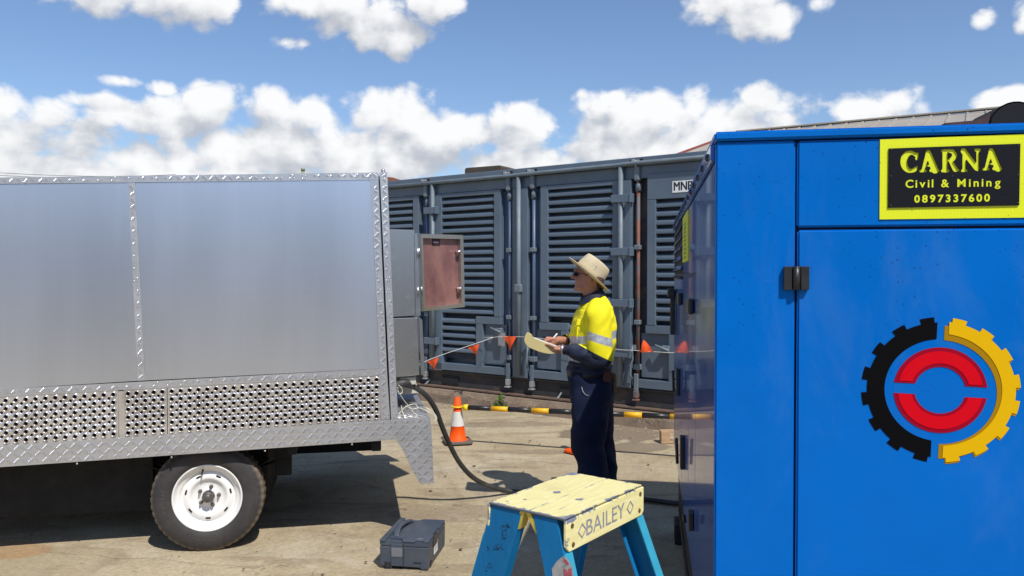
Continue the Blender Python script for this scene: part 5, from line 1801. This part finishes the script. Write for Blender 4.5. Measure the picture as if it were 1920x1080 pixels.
# ================================================================ THE WORKER
PX, PY = 0.538, 5.30
PFR = Frame((PX, PY, 0), 0.0)
man = tag(bpy.data.objects.new('person', None), 'man in yellow and navy work shirt and wide straw hat writing on a notepad', 'person')
COL.objects.link(man); man.location = (PX, PY, 0)


def ell(cx, cy, cz, rx, ry, n=24, p=2.0, tilt=0.0):
    out = []
    for k in range(n):
        a = 2 * math.pi * k / n
        ca, sa = math.cos(a), math.sin(a)
        ex = math.copysign(abs(ca) ** (2 / p), ca) * rx; ey = math.copysign(abs(sa) ** (2 / p), sa) * ry
        out.append((cx + ex, cy + ey, cz + ex * tilt))
    return out


def limb(mb, pts, radii, n=14, mi=0, sq=None, mis=None, caps=True):
    """tapered tube with elliptical section: radii (a, b); b along world-ish sideways"""
    P_ = [Vector(p) for p in pts]
    rings = []
    for i, p in enumerate(P_):
        d = (P_[min(i + 1, len(P_) - 1)] - P_[max(i - 1, 0)]).normalized()
        side = Vector((0, 1, 0)); side = (side - d * side.dot(d)).normalized(); up = d.cross(side)
        ra, rb = radii[i] if isinstance(radii[i], (tuple, list)) else (radii[i], radii[i])
        rings.append([p + up * math.cos(2 * math.pi * k / n) * ra + side * math.sin(2 * math.pi * k / n) * rb for k in range(n)])
    mb.loft(rings, mi, caps, True, mis=mis)


def resample(pts, rad, m):
    """catmull-rom resample of a limb"""
    P_ = [Vector(p) for p in pts]
    Rr = [Vector((r_, r_)) if not isinstance(r_, (tuple, list)) else Vector(r_) for r_ in rad]
    op, orr = [], []
    for i in range(len(P_) - 1):
        g_ = lambda L, j: L[min(max(j, 0), len(L) - 1)]
        for k in range(m):
            t = k / m
            f_ = lambda L: 0.5 * ((2 * g_(L, i)) + (g_(L, i + 1) - g_(L, i - 1)) * t + (2 * g_(L, i - 1) - 5 * g_(L, i) + 4 * g_(L, i + 1) - g_(L, i + 2)) * t * t + (3 * g_(L, i) - g_(L, i - 1) - 3 * g_(L, i + 1) + g_(L, i + 2)) * t ** 3)
            op.append(f_(P_)); orr.append(tuple(f_(Rr)))
    op.append(P_[-1]); orr.append(tuple(Rr[-1]))
    return op, orr


def remesh(mb, name, m, parent, voxel, smooth_it=3, wrinkle=None, fac=0.5):
    ob = mb.build(name, m, None, fix=True)
    md = ob.modifiers.new('r', 'REMESH'); md.mode = 'VOXEL'; md.voxel_size = voxel; md.use_smooth_shade = True
    if smooth_it:
        s = ob.modifiers.new('s', 'SMOOTH'); s.iterations = smooth_it; s.factor = fac
    bpy.context.view_layer.update()
    dg = bpy.context.evaluated_depsgraph_get()
    me = bpy.data.meshes.new_from_object(ob.evaluated_get(dg))
    bpy.data.objects.remove(ob)
    if wrinkle:
        ns = [v_.normal.copy() for v_ in me.vertices]
        for v_, n_ in zip(me.vertices, ns): v_.co += n_ * wrinkle(v_.co)
    if not me.materials: me.materials.append(m)
    for p_ in me.polygons: p_.use_smooth = True
    return link(name, me, parent)


# --- joints (local: -x is the way he faces, -y towards the camera)
SHL, ELL, WRL = Vector((0.020, -0.195, 1.395)), Vector((0.030, -0.225, 1.105)), Vector((-0.205, -0.125, 1.140))
SHR, ELR, WRR = Vector((0.020, 0.195, 1.395)), Vector((-0.01, 0.235, 1.13)), Vector((-0.195, 0.06, 1.185))
HL = Vector((-0.255, -0.105, 1.135)); HR = Vector((-0.245, 0.020, 1.185))

M_skin = mat('sunburnt_skin', (0.42, 0.19, 0.125), 0.5, var=0.12, vscale=25)
get(M_skin).inputs['Subsurface Weight'].default_value = 0.08
get(M_skin).inputs['Subsurface Radius'].default_value = (0.01, 0.004, 0.002)

bd_ = MB()
# head: horizontal sections (z, front x, back x, half width)
hd = [(1.505, -0.070, 0.050, 0.050), (1.520, -0.104, 0.052, 0.052), (1.530, -0.113, 0.052, 0.055), (1.543, -0.116, 0.053, 0.060), (1.553, -0.111, 0.055, 0.063), (1.562, -0.118, 0.057, 0.065), (1.568, -0.116, 0.058, 0.067),
      (1.575, -0.120, 0.060, 0.068), (1.584, -0.115, 0.063, 0.070), (1.600, -0.117, 0.068, 0.072), (1.618, -0.116, 0.072, 0.074), (1.634, -0.112, 0.075, 0.075), (1.648, -0.118, 0.076, 0.076), (1.668, -0.110, 0.062, 0.072),
      (1.688, -0.085, 0.050, 0.062), (1.700, -0.055, 0.03, 0.045), (1.708, -0.03, 0.01, 0.02)]
hr = []
for (z_, xf, xb, hw) in hd:
    ring = []
    for k in range(24):
        a = 2 * math.pi * k / 24
        ca, sa = math.cos(a), math.sin(a)
        cx = (xf + xb) / 2 + 0.01
        x_ = cx + (xb - cx) * ca if ca > 0 else cx + (cx - xf) * ca
        y_ = hw * math.copysign(abs(sa) ** 0.9, sa)
        if ca < -0.3: y_ *= 0.92
        # backward lean of the head
        ring.append((x_ + (z_ - 1.55) * 0.12, y_, z_ - x_ * 0.12 - 0.004))
    hr.append(ring)
bd_.loft(hr, 0, True, True)
# nose, brow, ears, lips
bd_.add([(-0.112, -0.009, 1.648), (-0.112, 0.009, 1.648), (-0.147, -0.010, 1.612), (-0.147, 0.010, 1.612), (-0.105, -0.020, 1.600), (-0.105, 0.020, 1.600), (-0.150, 0.0, 1.616), (-0.138, -0.014, 1.603), (-0.138, 0.014, 1.603), (-0.100, 0, 1.64)],
        [(0, 2, 6), (0, 6, 1), (1, 6, 3), (0, 4, 7), (0, 7, 2), (1, 3, 8), (1, 8, 5), (2, 7, 8, 3, 6), (7, 4, 5, 8), (0, 1, 9), (0, 9, 4), (1, 5, 9), (4, 9, 5)], 0, True)
bd_.ball((-0.112, 0, 1.660), (0.012, 0.045, 0.010), 6)
bd_.ball((-0.112, 0, 1.534), (0.014, 0.022, 0.013), 6)
bd_.ball((-0.0715, 0, 1.545), (0.045, 0.057, 0.022), 6)
for s_ in (-1, 1):
    bd_.ball((-0.020, s_ * 0.078, 1.603), (0.018, 0.010, 0.029), 7)
    bd_.ball((-0.028, s_ * 0.083, 1.612), (0.012, 0.006, 0.016), 6)
# neck and trunk
limb(bd_, [(0.03, 0, 1.36), (0.018, 0, 1.44), (0.0, 0, 1.50), (-0.008, 0, 1.56)], [(0.075, 0.09), (0.063, 0.066), (0.060, 0.060), (0.060, 0.060)], 18)
tr = [(0.93, -0.01, .12, .15), (1.0, -0.015, .11, .145), (1.1, 0.0, .115, .15), (1.22, 0.01, .125, .165), (1.34, 0.015, .115, .175), (1.40, 0.018, .09, .15), (1.43, .02, .06, .09)]
bd_.loft([ell(c_, 0, z_, a, b) for z_, c_, a, b in tr], 0, True, True)
for S_, E_, W_2, H_ in ((SHL, ELL, WRL, HL), (SHR, ELR, WRR, HR)):
    limb(bd_, [S_, S_.lerp(E_, .5), E_, E_.lerp(W_2, .35), W_2.lerp(E_, .15), W_2, W_2.lerp(H_, .6)], [.052, .048, .040, .041, .029, .026, .030], 14)
# legs and shoes-feet inside the trousers
LEGS = [(-0.022, -0.098), (0.062, 0.095)]
for (lx, ly) in LEGS:
    limb(bd_, [(-0.01, ly * 0.95, 0.95), (lx - 0.01, ly, 0.70), (lx, ly, 0.49), (lx + 0.02, ly, 0.33), (lx + 0.035, ly, 0.09)], [.09, .078, .055, .055, .038], 14)

# hands
def finger(base, dirs, r):
    pts_ = [Vector(base)]
    for d, L in dirs: pts_.append(pts_[-1] + Vector(d).normalized() * L)
    limb(bd_, pts_, [r * (1 - 0.09 * i) for i in range(len(pts_))], 8)


# left hand: palm turned up under the pad, fingers beneath, thumb on the page
limb(bd_, [WRL, WRL + Vector((-0.03, 0.005, 0.002)), HL + Vector((-0.025, 0.01, 0.0)), HL + Vector((-0.045, 0.012, -0.003))], [(.017, .026), (.017, .034), (.016, .040), (.012, .036)], 14)
for k in range(4):
    o_ = -0.030 + 0.021 * k
    finger(HL + Vector((-0.040, 0.010 + o_, -0.004)), [((-1, 0.05 * k, -0.25), 0.036 - 0.002 * abs(k - 1.5)), ((-1, 0.1, 0.05), 0.026), ((-0.9, 0.1, 0.35), 0.020)], 0.0088)
finger(HL + Vector((0.0, -0.030, 0.008)), [((-0.75, -0.35, 0.75), 0.030), ((-1, 0.25, 0.35), 0.030), ((-1, 0.4, -0.05), 0.022)], 0.0100)
# right hand: closed round a pen, side of the hand on the page
limb(bd_, [WRR, WRR + Vector((-0.025, -0.012, 0.002)), HR + Vector((-0.012, -0.01, 0.0)), HR + Vector((-0.032, -0.018, -0.002))], [(.019, .026), (.024, .032), (.027, .034), (.022, .030)], 14)
for k in range(4):
    zt = 0.020 - 0.014 * k
    finger(HR + Vector((-0.028, -0.020 - 0.004 * k, zt)), [((-1, -0.35, 0.10 - 0.15 * k), 0.034 - 0.004 * k), ((-0.55, -0.4, -0.75), 0.024), ((0.25 + .25 * k, -0.2, -0.9), 0.018)], 0.0088)
finger(HR + Vector((-0.002, -0.034, 0.012)), [((-0.8, -0.45, 0.15), 0.032), ((-1, 0.0, -0.25), 0.026), ((-0.8, 0.2, -0.5), 0.018)], 0.0100)
for v_ in bd_.v[:0]: pass
remesh(bd_, 'body', M_skin, man, 0.0052, 2)

# hair under the hat, glasses, eye
M_hair = mat('brown_hair', (0.060, 0.028, 0.016), 0.7, var=0.4, vscale=60, stretch=(1, 1, .2))
q = MB()
hr = []
for (z_, xf, xb, hw) in [(1.535, 0.035, 0.056, 0.030), (1.550, 0.012, 0.062, 0.052), (1.575, 0.0, 0.071, 0.068), (1.60, 0.002, 0.078, 0.0775), (1.615, -0.025, 0.070, 0.0775), (1.628, -0.045, 0.050, 0.074)]:
    ring = []
    for k in range(24):
        a = 2 * math.pi * k / 24; ca, sa = math.cos(a), math.sin(a); cx = (xf + xb) / 2
        ring.append((cx + (xb - xf) / 2 * ca + (z_ - 1.55) * 0.12, hw * sa, z_ - cx * 0.12 - 0.004))
    hr.append(ring)
q.loft(hr, 0, True, True)
q.build('hair', M_hair, man)
M_lens = mat('dark_lens', (0.01, 0.01, 0.012), 0.1)
q = MB()
for s_ in (-1, 1):
    q.prism([(-0.124, 1.645), (-0.100, 1.647), (-0.097, 1.628), (-0.108, 1.617), (-0.122, 1.624)], s_ * 0.062, s_ * 0.066)
    q.tube([(-0.105, s_ * 0.066, 1.644), (-0.060, s_ * 0.079, 1.634), (-0.020, s_ * 0.084, 1.625)], 0.0022, 5)
q.prism([(-0.060, 1.622), (-0.020, 1.620), (0.020, 1.620), (0.060, 1.622), (0.066, 1.646), (-0.066, 1.646)], -0.128, -0.124, axes='yz')
q.build('glasses', M_lens, man)

# hat: crown and brim about a leaning axis
M_hat = mat('straw_canvas', (0.56, 0.47, 0.30), 0.8, var=0.10, vscale=14, bump=0.25, bscale=220, dirt=(0.34, 0.26, 0.15), dirt_amt=0.25, dirt_scale=34, dirt_lo=0.56)
M_hatband = mat('plaited_band', (0.30, 0.20, 0.12), 0.8, var=0.3, vscale=90)
hc = Vector((-0.022, 0.0, 1.632))
hu = Vector((0.636, 0, 0.771)).normalized(); hf = Vector((-0.771, 0, 0.636)).normalized(); hs = Vector((0, 1, 0))
def hat_ring(rf, rs_, h, wav=0.0, tip=0.0, rb=None):
    o = []
    for k in range(36):
        a = 2 * math.pi * k / 36; ca, sa = math.cos(a), math.sin(a)
        f_ = (rf if ca > 0 else (rb if rb else rf)) * ca
        hh = h + wav * (sa * sa) + tip * max(ca, 0) ** 2
        o.append(hc + hf * f_ + hs * rs_ * sa + hu * hh)
    return o
q = MB()
q.loft([hat_ring(0.108, 0.082, 0.0, -0.004), hat_ring(0.112, 0.086, 0.002, -0.006), hat_ring(0.145, 0.120, -0.001, -0.004, 0.003), hat_ring(0.170, 0.148, -0.004, 0.006, 0.006), hat_ring(0.176, 0.156, -0.003, 0.008, 0.008), hat_ring(0.170, 0.148, -0.0085, 0.006, 0.006), hat_ring(0.145, 0.120, -0.006, -0.004, 0.003), hat_ring(0.106, 0.080, -0.006, -0.004)], 0, False, True)
hat = q.build('hat', M_hat, man)
q = MB()
crown = [hat_ring(0.109, 0.083, 0.0, -0.003), hat_ring(0.108, 0.082, 0.022), hat_ring(0.104, 0.078, 0.060), hat_ring(0.097, 0.072, 0.094, 0.004), hat_ring(0.091, 0.064, 0.108, 0.006, rb=0.088), hat_ring(0.080, 0.052, 0.111, 0.004), hat_ring(0.055, 0.030, 0.100), hat_ring(0.03, 0.012, 0.092)]
q.loft(crown, 0, True, True)
q.build('crown', M_hat, hat)
q = MB()
q.loft([hat_ring(0.1095, 0.0835, 0.003, -0.003), hat_ring(0.1120, 0.086, 0.006, -0.003), hat_ring(0.1115, 0.0855, 0.014, -0.003), hat_ring(0.1085, 0.0825, 0.017, -0.003)], 0, False, True)
q.build('hat_band', M_hatband, hat)
q = MB()
for (f_, h_) in ((0.0, 0.064), (-0.004, 0.048)):
    p_ = hc + hf * f_ + hu * h_; q.ball((p_.x, -0.0790, p_.z), (0.0035, 0.002, 0.0035), 5)
q.build('eyelet', M_void, hat)


# --- shirt
def shirt_material(name, sleeve):
    m = bpy.data.materials.new(name); m.use_nodes = True
    t = NT(m.node_tree); b = get(m)
    co = t.node('ShaderNodeTexCoord').outputs['Object']
    x_, y_, z_ = t.sep(co)
    n = t.noise(co, 16, 5, 0.6)
    yel = t.mix(t.ramp(n, 0.3, 0.7), c4((0.84, 0.74, 0.004)), c4((0.92, 0.82, 0.006)))
    navy = t.mix(t.ramp(n, 0.3, 0.7), c4((0.008, 0.014, 0.036)), c4((0.014, 0.022, 0.052)))
    sil = t.mix(t.ramp(t.noise(co, 30, 5, 0.6), 0.35, 0.65), c4((0.36, 0.38, 0.40)), c4((0.58, 0.60, 0.62)))
    def band(v, c_, h): return t.ramp(t.math('ABSOLUTE', t.math('SUBTRACT', v, c_)), h - 0.0015, h + 0.0015, 1.0, 0.0, False)
    if sleeve:
        f1 = t.math('ADD', z_, t.math('MULTIPLY', x_, 0.31)); f2 = t.math('ADD', z_, t.math('MULTIPLY', x_, 0.50))
        col = t.mix(t.ramp(f2, 1.122, 1.125, 1, 0, False), yel, navy)
        k = band(f1, 1.224, 0.027); col = t.mix(k, col, sil)
    else:
        f1 = t.math('ADD', z_, t.math('MULTIPLY', x_, -0.147))
        col = t.mix(t.ramp(z_, 1.062, 1.065, 1, 0, False), yel, navy)
        k = t.math('MAXIMUM', band(f1, 1.2155, 0.026), band(t.math('ADD', z_, t.math('MULTIPLY', x_, 0.08)), 1.075, 0.027)); col = t.mix(k, col, sil)
        # a dropped navy tail at the side
    t.put(b.inputs['Base Color'], col)
    t.put(b.inputs['Roughness'], t.ramp(k, 0, 1, 0.75, 0.38))
    t.put(b.inputs['Metallic'], t.math('MULTIPLY', k, 0.25))
    bn = t.node('ShaderNodeBump'); bn.inputs['Strength'].default_value = 0.25; bn.inputs['Distance'].default_value = 0.004
    t.put(bn.inputs['Height'], t.noise(t.mapping(co, (1, 1, 0.6), (0, 0, 0), (0.3, 0.5, 0)), 28, 4, 0.6)); t.put(b.inputs['Normal'], bn.outputs[0])
    return m


def folds(co, amp, sx_, sz_, ph=0.0):
    a = noise.noise(Vector((co.x * sx_ + ph, co.y * 6, co.z * sz_)))
    return amp * (1 - abs(a) * 3.2)


M_shirt = shirt_material('hi_vis_shirt', False)
M_sleeve = shirt_material('hi_vis_sleeve', True)
q = MB()
tz = [(0.955, -0.020, .128, .165), (0.975, -0.022, .138, .178), (1.0, -0.020, .143, .182), (1.03, -0.012, .142, .182), (1.07, -0.003, .144, .184), (1.13, 0.002, .150, .188), (1.19, 0.007, .152, .192), (1.236, 0.009, .152, .196),
      (1.29, 0.013, .146, .200), (1.34, 0.016, .134, .202), (1.38, 0.018, .119, .198), (1.41, 0.022, .105, .180), (1.44, 0.024, .090, .142), (1.465, 0.018, .078, .098), (1.485, 0.010, .073, .080)]
rings = []
for i in range(len(tz) - 1):
    for k in range(5):
        t_ = k / 5
        z_, c_, a, b2 = [tz[i][j] * (1 - t_) + tz[i + 1][j] * t_ for j in range(4)]
        rings.append(ell(c_, 0, z_, a, b2, 72, 2.25, 0.10 if z_ > 1.4 else 0.0))
for r_ in rings:
    for k, p_ in enumerate(r_):
        v_ = Vector(p_)
        n_ = Vector((v_.x, v_.y, 0)).normalized()
        w_ = 0.009 * noise.noise(Vector((v_.x * 9, v_.y * 9, v_.z * 5))) + 0.008 * (1 - 2.5 * abs(noise.noise(Vector((v_.x * 7 + v_.z * 9, v_.y * 8, v_.z * 11)))))
        if v_.z < 1.06: w_ += 0.006 * math.sin(v_.z * 150 + v_.x * 20 + v_.y * 14)
        if v_.z > 1.42: w_ *= 0.3
        r_[k] = tuple(v_ + n_ * w_)
q.loft(rings, 0, False, True)
shirt = q.build('shirt', M_shirt, man)
# pocket
q = MB(); q.prism([(-0.10, 1.20), (-0.06, 1.20), (-0.062, 1.33), (-0.10, 1.33)], -0.192, -0.186)
# collar
M_navy = mat('navy_drill', (0.010, 0.015, 0.034), 0.75, var=0.2, vscale=18, bump=0.2, bscale=300)
q = MB()
q.loft([ell(-0.002, 0, 1.462, .092, .108, 40, 2, 0.42), ell(-0.002, 0, 1.490, .079, .088, 40, 2, 0.42), ell(-0.004, 0, 1.512, .072, .076, 40, 2, 0.42), ell(-0.004, 0, 1.506, .067, .070, 40, 2, 0.42), ell(0.0, 0, 1.46, .070, .08, 40, 2, 0.42)], 0, False, True)
q.build('collar', M_navy, shirt)
# sleeves
for nm2, S_, E_, W_2, sgn_ in (('sleeve', SHL, ELL, WRL, -1), ('sleeve', SHR, ELR, WRR, 1)):
    p_, r_ = resample([S_ + Vector((0.0, -sgn_ * 0.085, 0.030)), S_ + Vector((0, -sgn_ * 0.035, 0.014)), S_ + Vector((0.0, 0.005 * sgn_, -0.02)), S_.lerp(E_, .4), S_.lerp(E_, .8), E_ + Vector((0.006, 0, -0.018)), E_.lerp(W_2, .25) + Vector((0, 0, -0.012)), E_.lerp(W_2, .6), W_2.lerp(E_, .06)],
                      [(.050, .055), (.072, .068), (.080, .070), (.077, .068), (.071, .064), (.062, .058), (.056, .052), (.047, .045), (.036, .036)], 7)
    q = MB(); limb(q, p_, r_, 36, caps=False)
    vv = []
    # fold the sleeve about its own middle line
    nn = 36
    for i_ in range(len(p_)):
        for k in range(nn):
            v_ = Vector(q.v[i_ * nn + k]); d_ = (v_ - p_[i_]).normalized()
            f_ = i_ / len(p_)
            amp = 0.007 + (0.009 if 0.45 < f_ < 0.75 else 0.0) + (0.003 if f_ > .75 else 0)
            w_ = amp * (1 - 2.6 * abs(noise.noise(Vector((v_.x * 12 + f_ * 6, v_.y * 5, v_.z * 13 + f_ * 5)))))
            if f_ < .2: w_ *= .2
            vv.append(tuple(v_ + d_ * w_))
    q.v = vv
    q.build(nm2, M_sleeve, shirt)
q = MB(); q.lathe([(0.031, 0), (0.034, 0.004), (0.034, 0.010), (0.031, 0.014)], WRL + Vector((-0.004, 0, 0)), (WRL - HL), 20, caps=False); q.build('watch', M_screw, man)
q = MB(); q.prism([(-0.118, 1.205), (-0.085, 1.205), (-0.083, 1.325), (-0.112, 1.335)], -0.150, -0.142)
q.prism([(-0.120, 1.300), (-0.080, 1.297), (-0.080, 1.335), (-0.112, 1.340)], -0.156, -0.150)
q.build('chest_pocket', M_shirt, shirt, bevel=0.002)

# --- trousers
tq = MB()
pv = [(1.015, -0.022, .128, .165), (0.99, -0.022, .134, .172), (0.93, -0.012, .146, .186), (0.87, -0.006, .150, .192), (0.81, -0.002, .148, .190), (0.76, 0.002, .130, .175)]
tq.loft([ell(c_, 0, z_, a, b, 32, 2.4) for z_, c_, a, b in pv], 0, True, True)
for (lx, ly) in LEGS:
    o_ = lx
    p_, r_ = resample([(o_ * .4, ly, 0.86), (o_ * .6 - 0.006, ly, 0.74), (o_ * .8 - 0.014, ly * 1.02, 0.62), (o_ - 0.016, ly * 1.03, 0.50), (o_ + 0.002, ly * 1.03, 0.40), (o_ + 0.014, ly * 1.05, 0.28), (o_ + 0.012, ly * 1.05, 0.16), (o_ + 0.010, ly * 1.05, 0.055)],
                      [(.126, .100), (.120, .105), (.108, .102), (.097, .096), (.094, .093), (.097, .094), (.103, .096), (.108, .098)], 4)
    limb(tq, p_, r_, 24)


def tw(co):
    w_ = 0.0045 * (1 - 2.6 * abs(noise.noise(Vector((co.x * 5 + co.z * 6, co.y * 6, co.z * 5)))))
    w_ += 0.006 * (1 - 2.6 * abs(noise.noise(Vector((co.x * 3 - co.z * 3, co.y * 4 + 3, co.z * 3.2)))))
    if co.z < 0.2: w_ += 0.008 * math.sin(co.z * 110 + co.x * 16)
    k = min(1, max(0, (co.z - 0.70) / 0.08)) * (1 - min(1, max(0, (co.z - 0.88) / 0.06)))
    return w_ * 1.9


M_trou = mat('navy_trousers', (0.008, 0.014, 0.040), 0.8, spec=0.2, var=0.15, vscale=12, bump=0.2, bscale=260)
trs = remesh(tq, 'trousers', M_trou, man, 0.008, 6, tw)
M_belt = mat('brown_leather', (0.10, 0.035, 0.018), 0.55, var=0.3, vscale=40)
q = MB(); q.loft([ell(-0.022, 0, z_, a, b, 48, 2.3) for z_, a, b in ((0.955, .143, .181), (0.957, .147, .185), (0.993, .145, .183), (0.995, .14, .178))], 0, False, True)
q.build('belt', mat('black_belt', (0.012, 0.012, 0.014), 0.5), man)
q = MB(); q.box(0.055, 0.115, -0.182, -0.150, 0.930, 1.0); q.build('belt_pouch', M_belt, man, bevel=0.01, seg=2)
q = MB(); q.box(0.120, 0.150, -0.110, -0.06, 0.845, 0.985); q.build('glove', mat('tan_glove', (0.34, 0.17, 0.06), 0.8, var=0.3, vscale=60), man, bevel=0.012, seg=2)
q = MB(); q.tube([(-0.085, -0.183, 0.90), (-0.078, -0.196, 0.872), (-0.06, -0.202, 0.852), (-0.04, -0.200, 0.848)], 0.0012, 5); q.build('pocket_cord', M_string, man)
# boots
M_boot = mat('brown_boot', (0.10, 0.055, 0.03), 0.6, var=0.3, vscale=20)
for (lx, ly) in LEGS:
    q = MB()
    o_ = lx + 0.03
    q.loft([ell(o_ - 0.035, ly, 0.012, .145, .052, 28, 2.6), ell(o_ - 0.035, ly, 0.035, .145, .053, 28, 2.6), ell(o_ - 0.030, ly, 0.060, .135, .050, 28, 2.4), ell(o_ - 0.005, ly, 0.085, .098, .048, 28), ell(o_ + 0.02, ly, 0.12, .062, .046, 28), ell(o_ + 0.02, ly, 0.17, .056, .046, 28)], 0, True, True)
    bt = q.build('boot', M_boot, man)
    q = MB(); q.loft([ell(o_ - 0.035, ly, 0.0, .146, .053, 28, 2.6), ell(o_ - 0.035, ly, 0.0165, .148, .055, 28, 2.6)], 0, True, False); q.build('sole', M_void, bt)

# --- notepad and pen (held things stand alone)
M_paper = mat('white_paper', (0.80, 0.79, 0.74), 0.7, var=0.03)
M_pad = mat('yellow_legal_paper', (0.55, 0.46, 0.20), 0.7, var=0.06)
PXF = lambda px, py: ((px - 960) / 279 - 0.538, 1.63 - (py - 515) / 279)
pad = thing('notepad', None, 'yellow notepad with its pages flipped over, held in the worker\'s left hand', 'notepad')
pad.location = (PX, PY, 0)
q = MB()
cc = [PXF(*p_) for p_ in ((996, 627), (1000, 633), (1012, 638), (1044, 652), (1042, 659), (1030, 662), (1014, 659), (1000, 654), (989, 648), (983, 639), (984, 630), (989, 624))]
oo = smooth_path([Vector((a_, 0, b_)) for a_, b_ in cc] + [Vector((cc[0][0], 0, cc[0][1]))], 4)[:-1]
q.loft([[(p_.x, yy, p_.z + 0.008 * (1 if yy < 0 else 0)) for p_ in oo] for yy in (-0.133, -0.09, 0.0, 0.068)], 0, True, True)
q.build('flipped_pages', M_pad, pad)
q = MB()
a, b = PXF(996, 634), PXF(1042, 650)
dx_, dzz = (b[0] - a[0]), (b[1] - a[1])
th = 0.007
q.add([(a[0], -0.13, a[1] + .010), (b[0], -0.13, b[1] + .010), (b[0], 0.068, b[1]), (a[0], 0.068, a[1]), (a[0], -0.13, a[1] + .010 + th), (b[0], -0.13, b[1] + .010 + th), (b[0], 0.068, b[1] + th), (a[0], 0.068, a[1] + th)],
      [(0, 3, 2, 1), (4, 5, 6, 7), (0, 1, 5, 4), (1, 2, 6, 5), (2, 3, 7, 6), (3, 0, 4, 7)])
q.build('page_block', M_paper, pad)
q = MB(); a, b = PXF(1031, 640), PXF(1044, 625)
q.tube([(a[0] - 0.008, 0.0, a[1] - 0.012), (a[0], -0.004, a[1] - 0.003), (b[0], -0.035, b[1])], [0.0015, 0.0045, 0.0048], 8)
pn = q.build('pen', M_white, None); pn.location = (PX, PY, 0)
tag(pn, 'slim white pen in the worker\'s right hand above the notepad', 'pen')
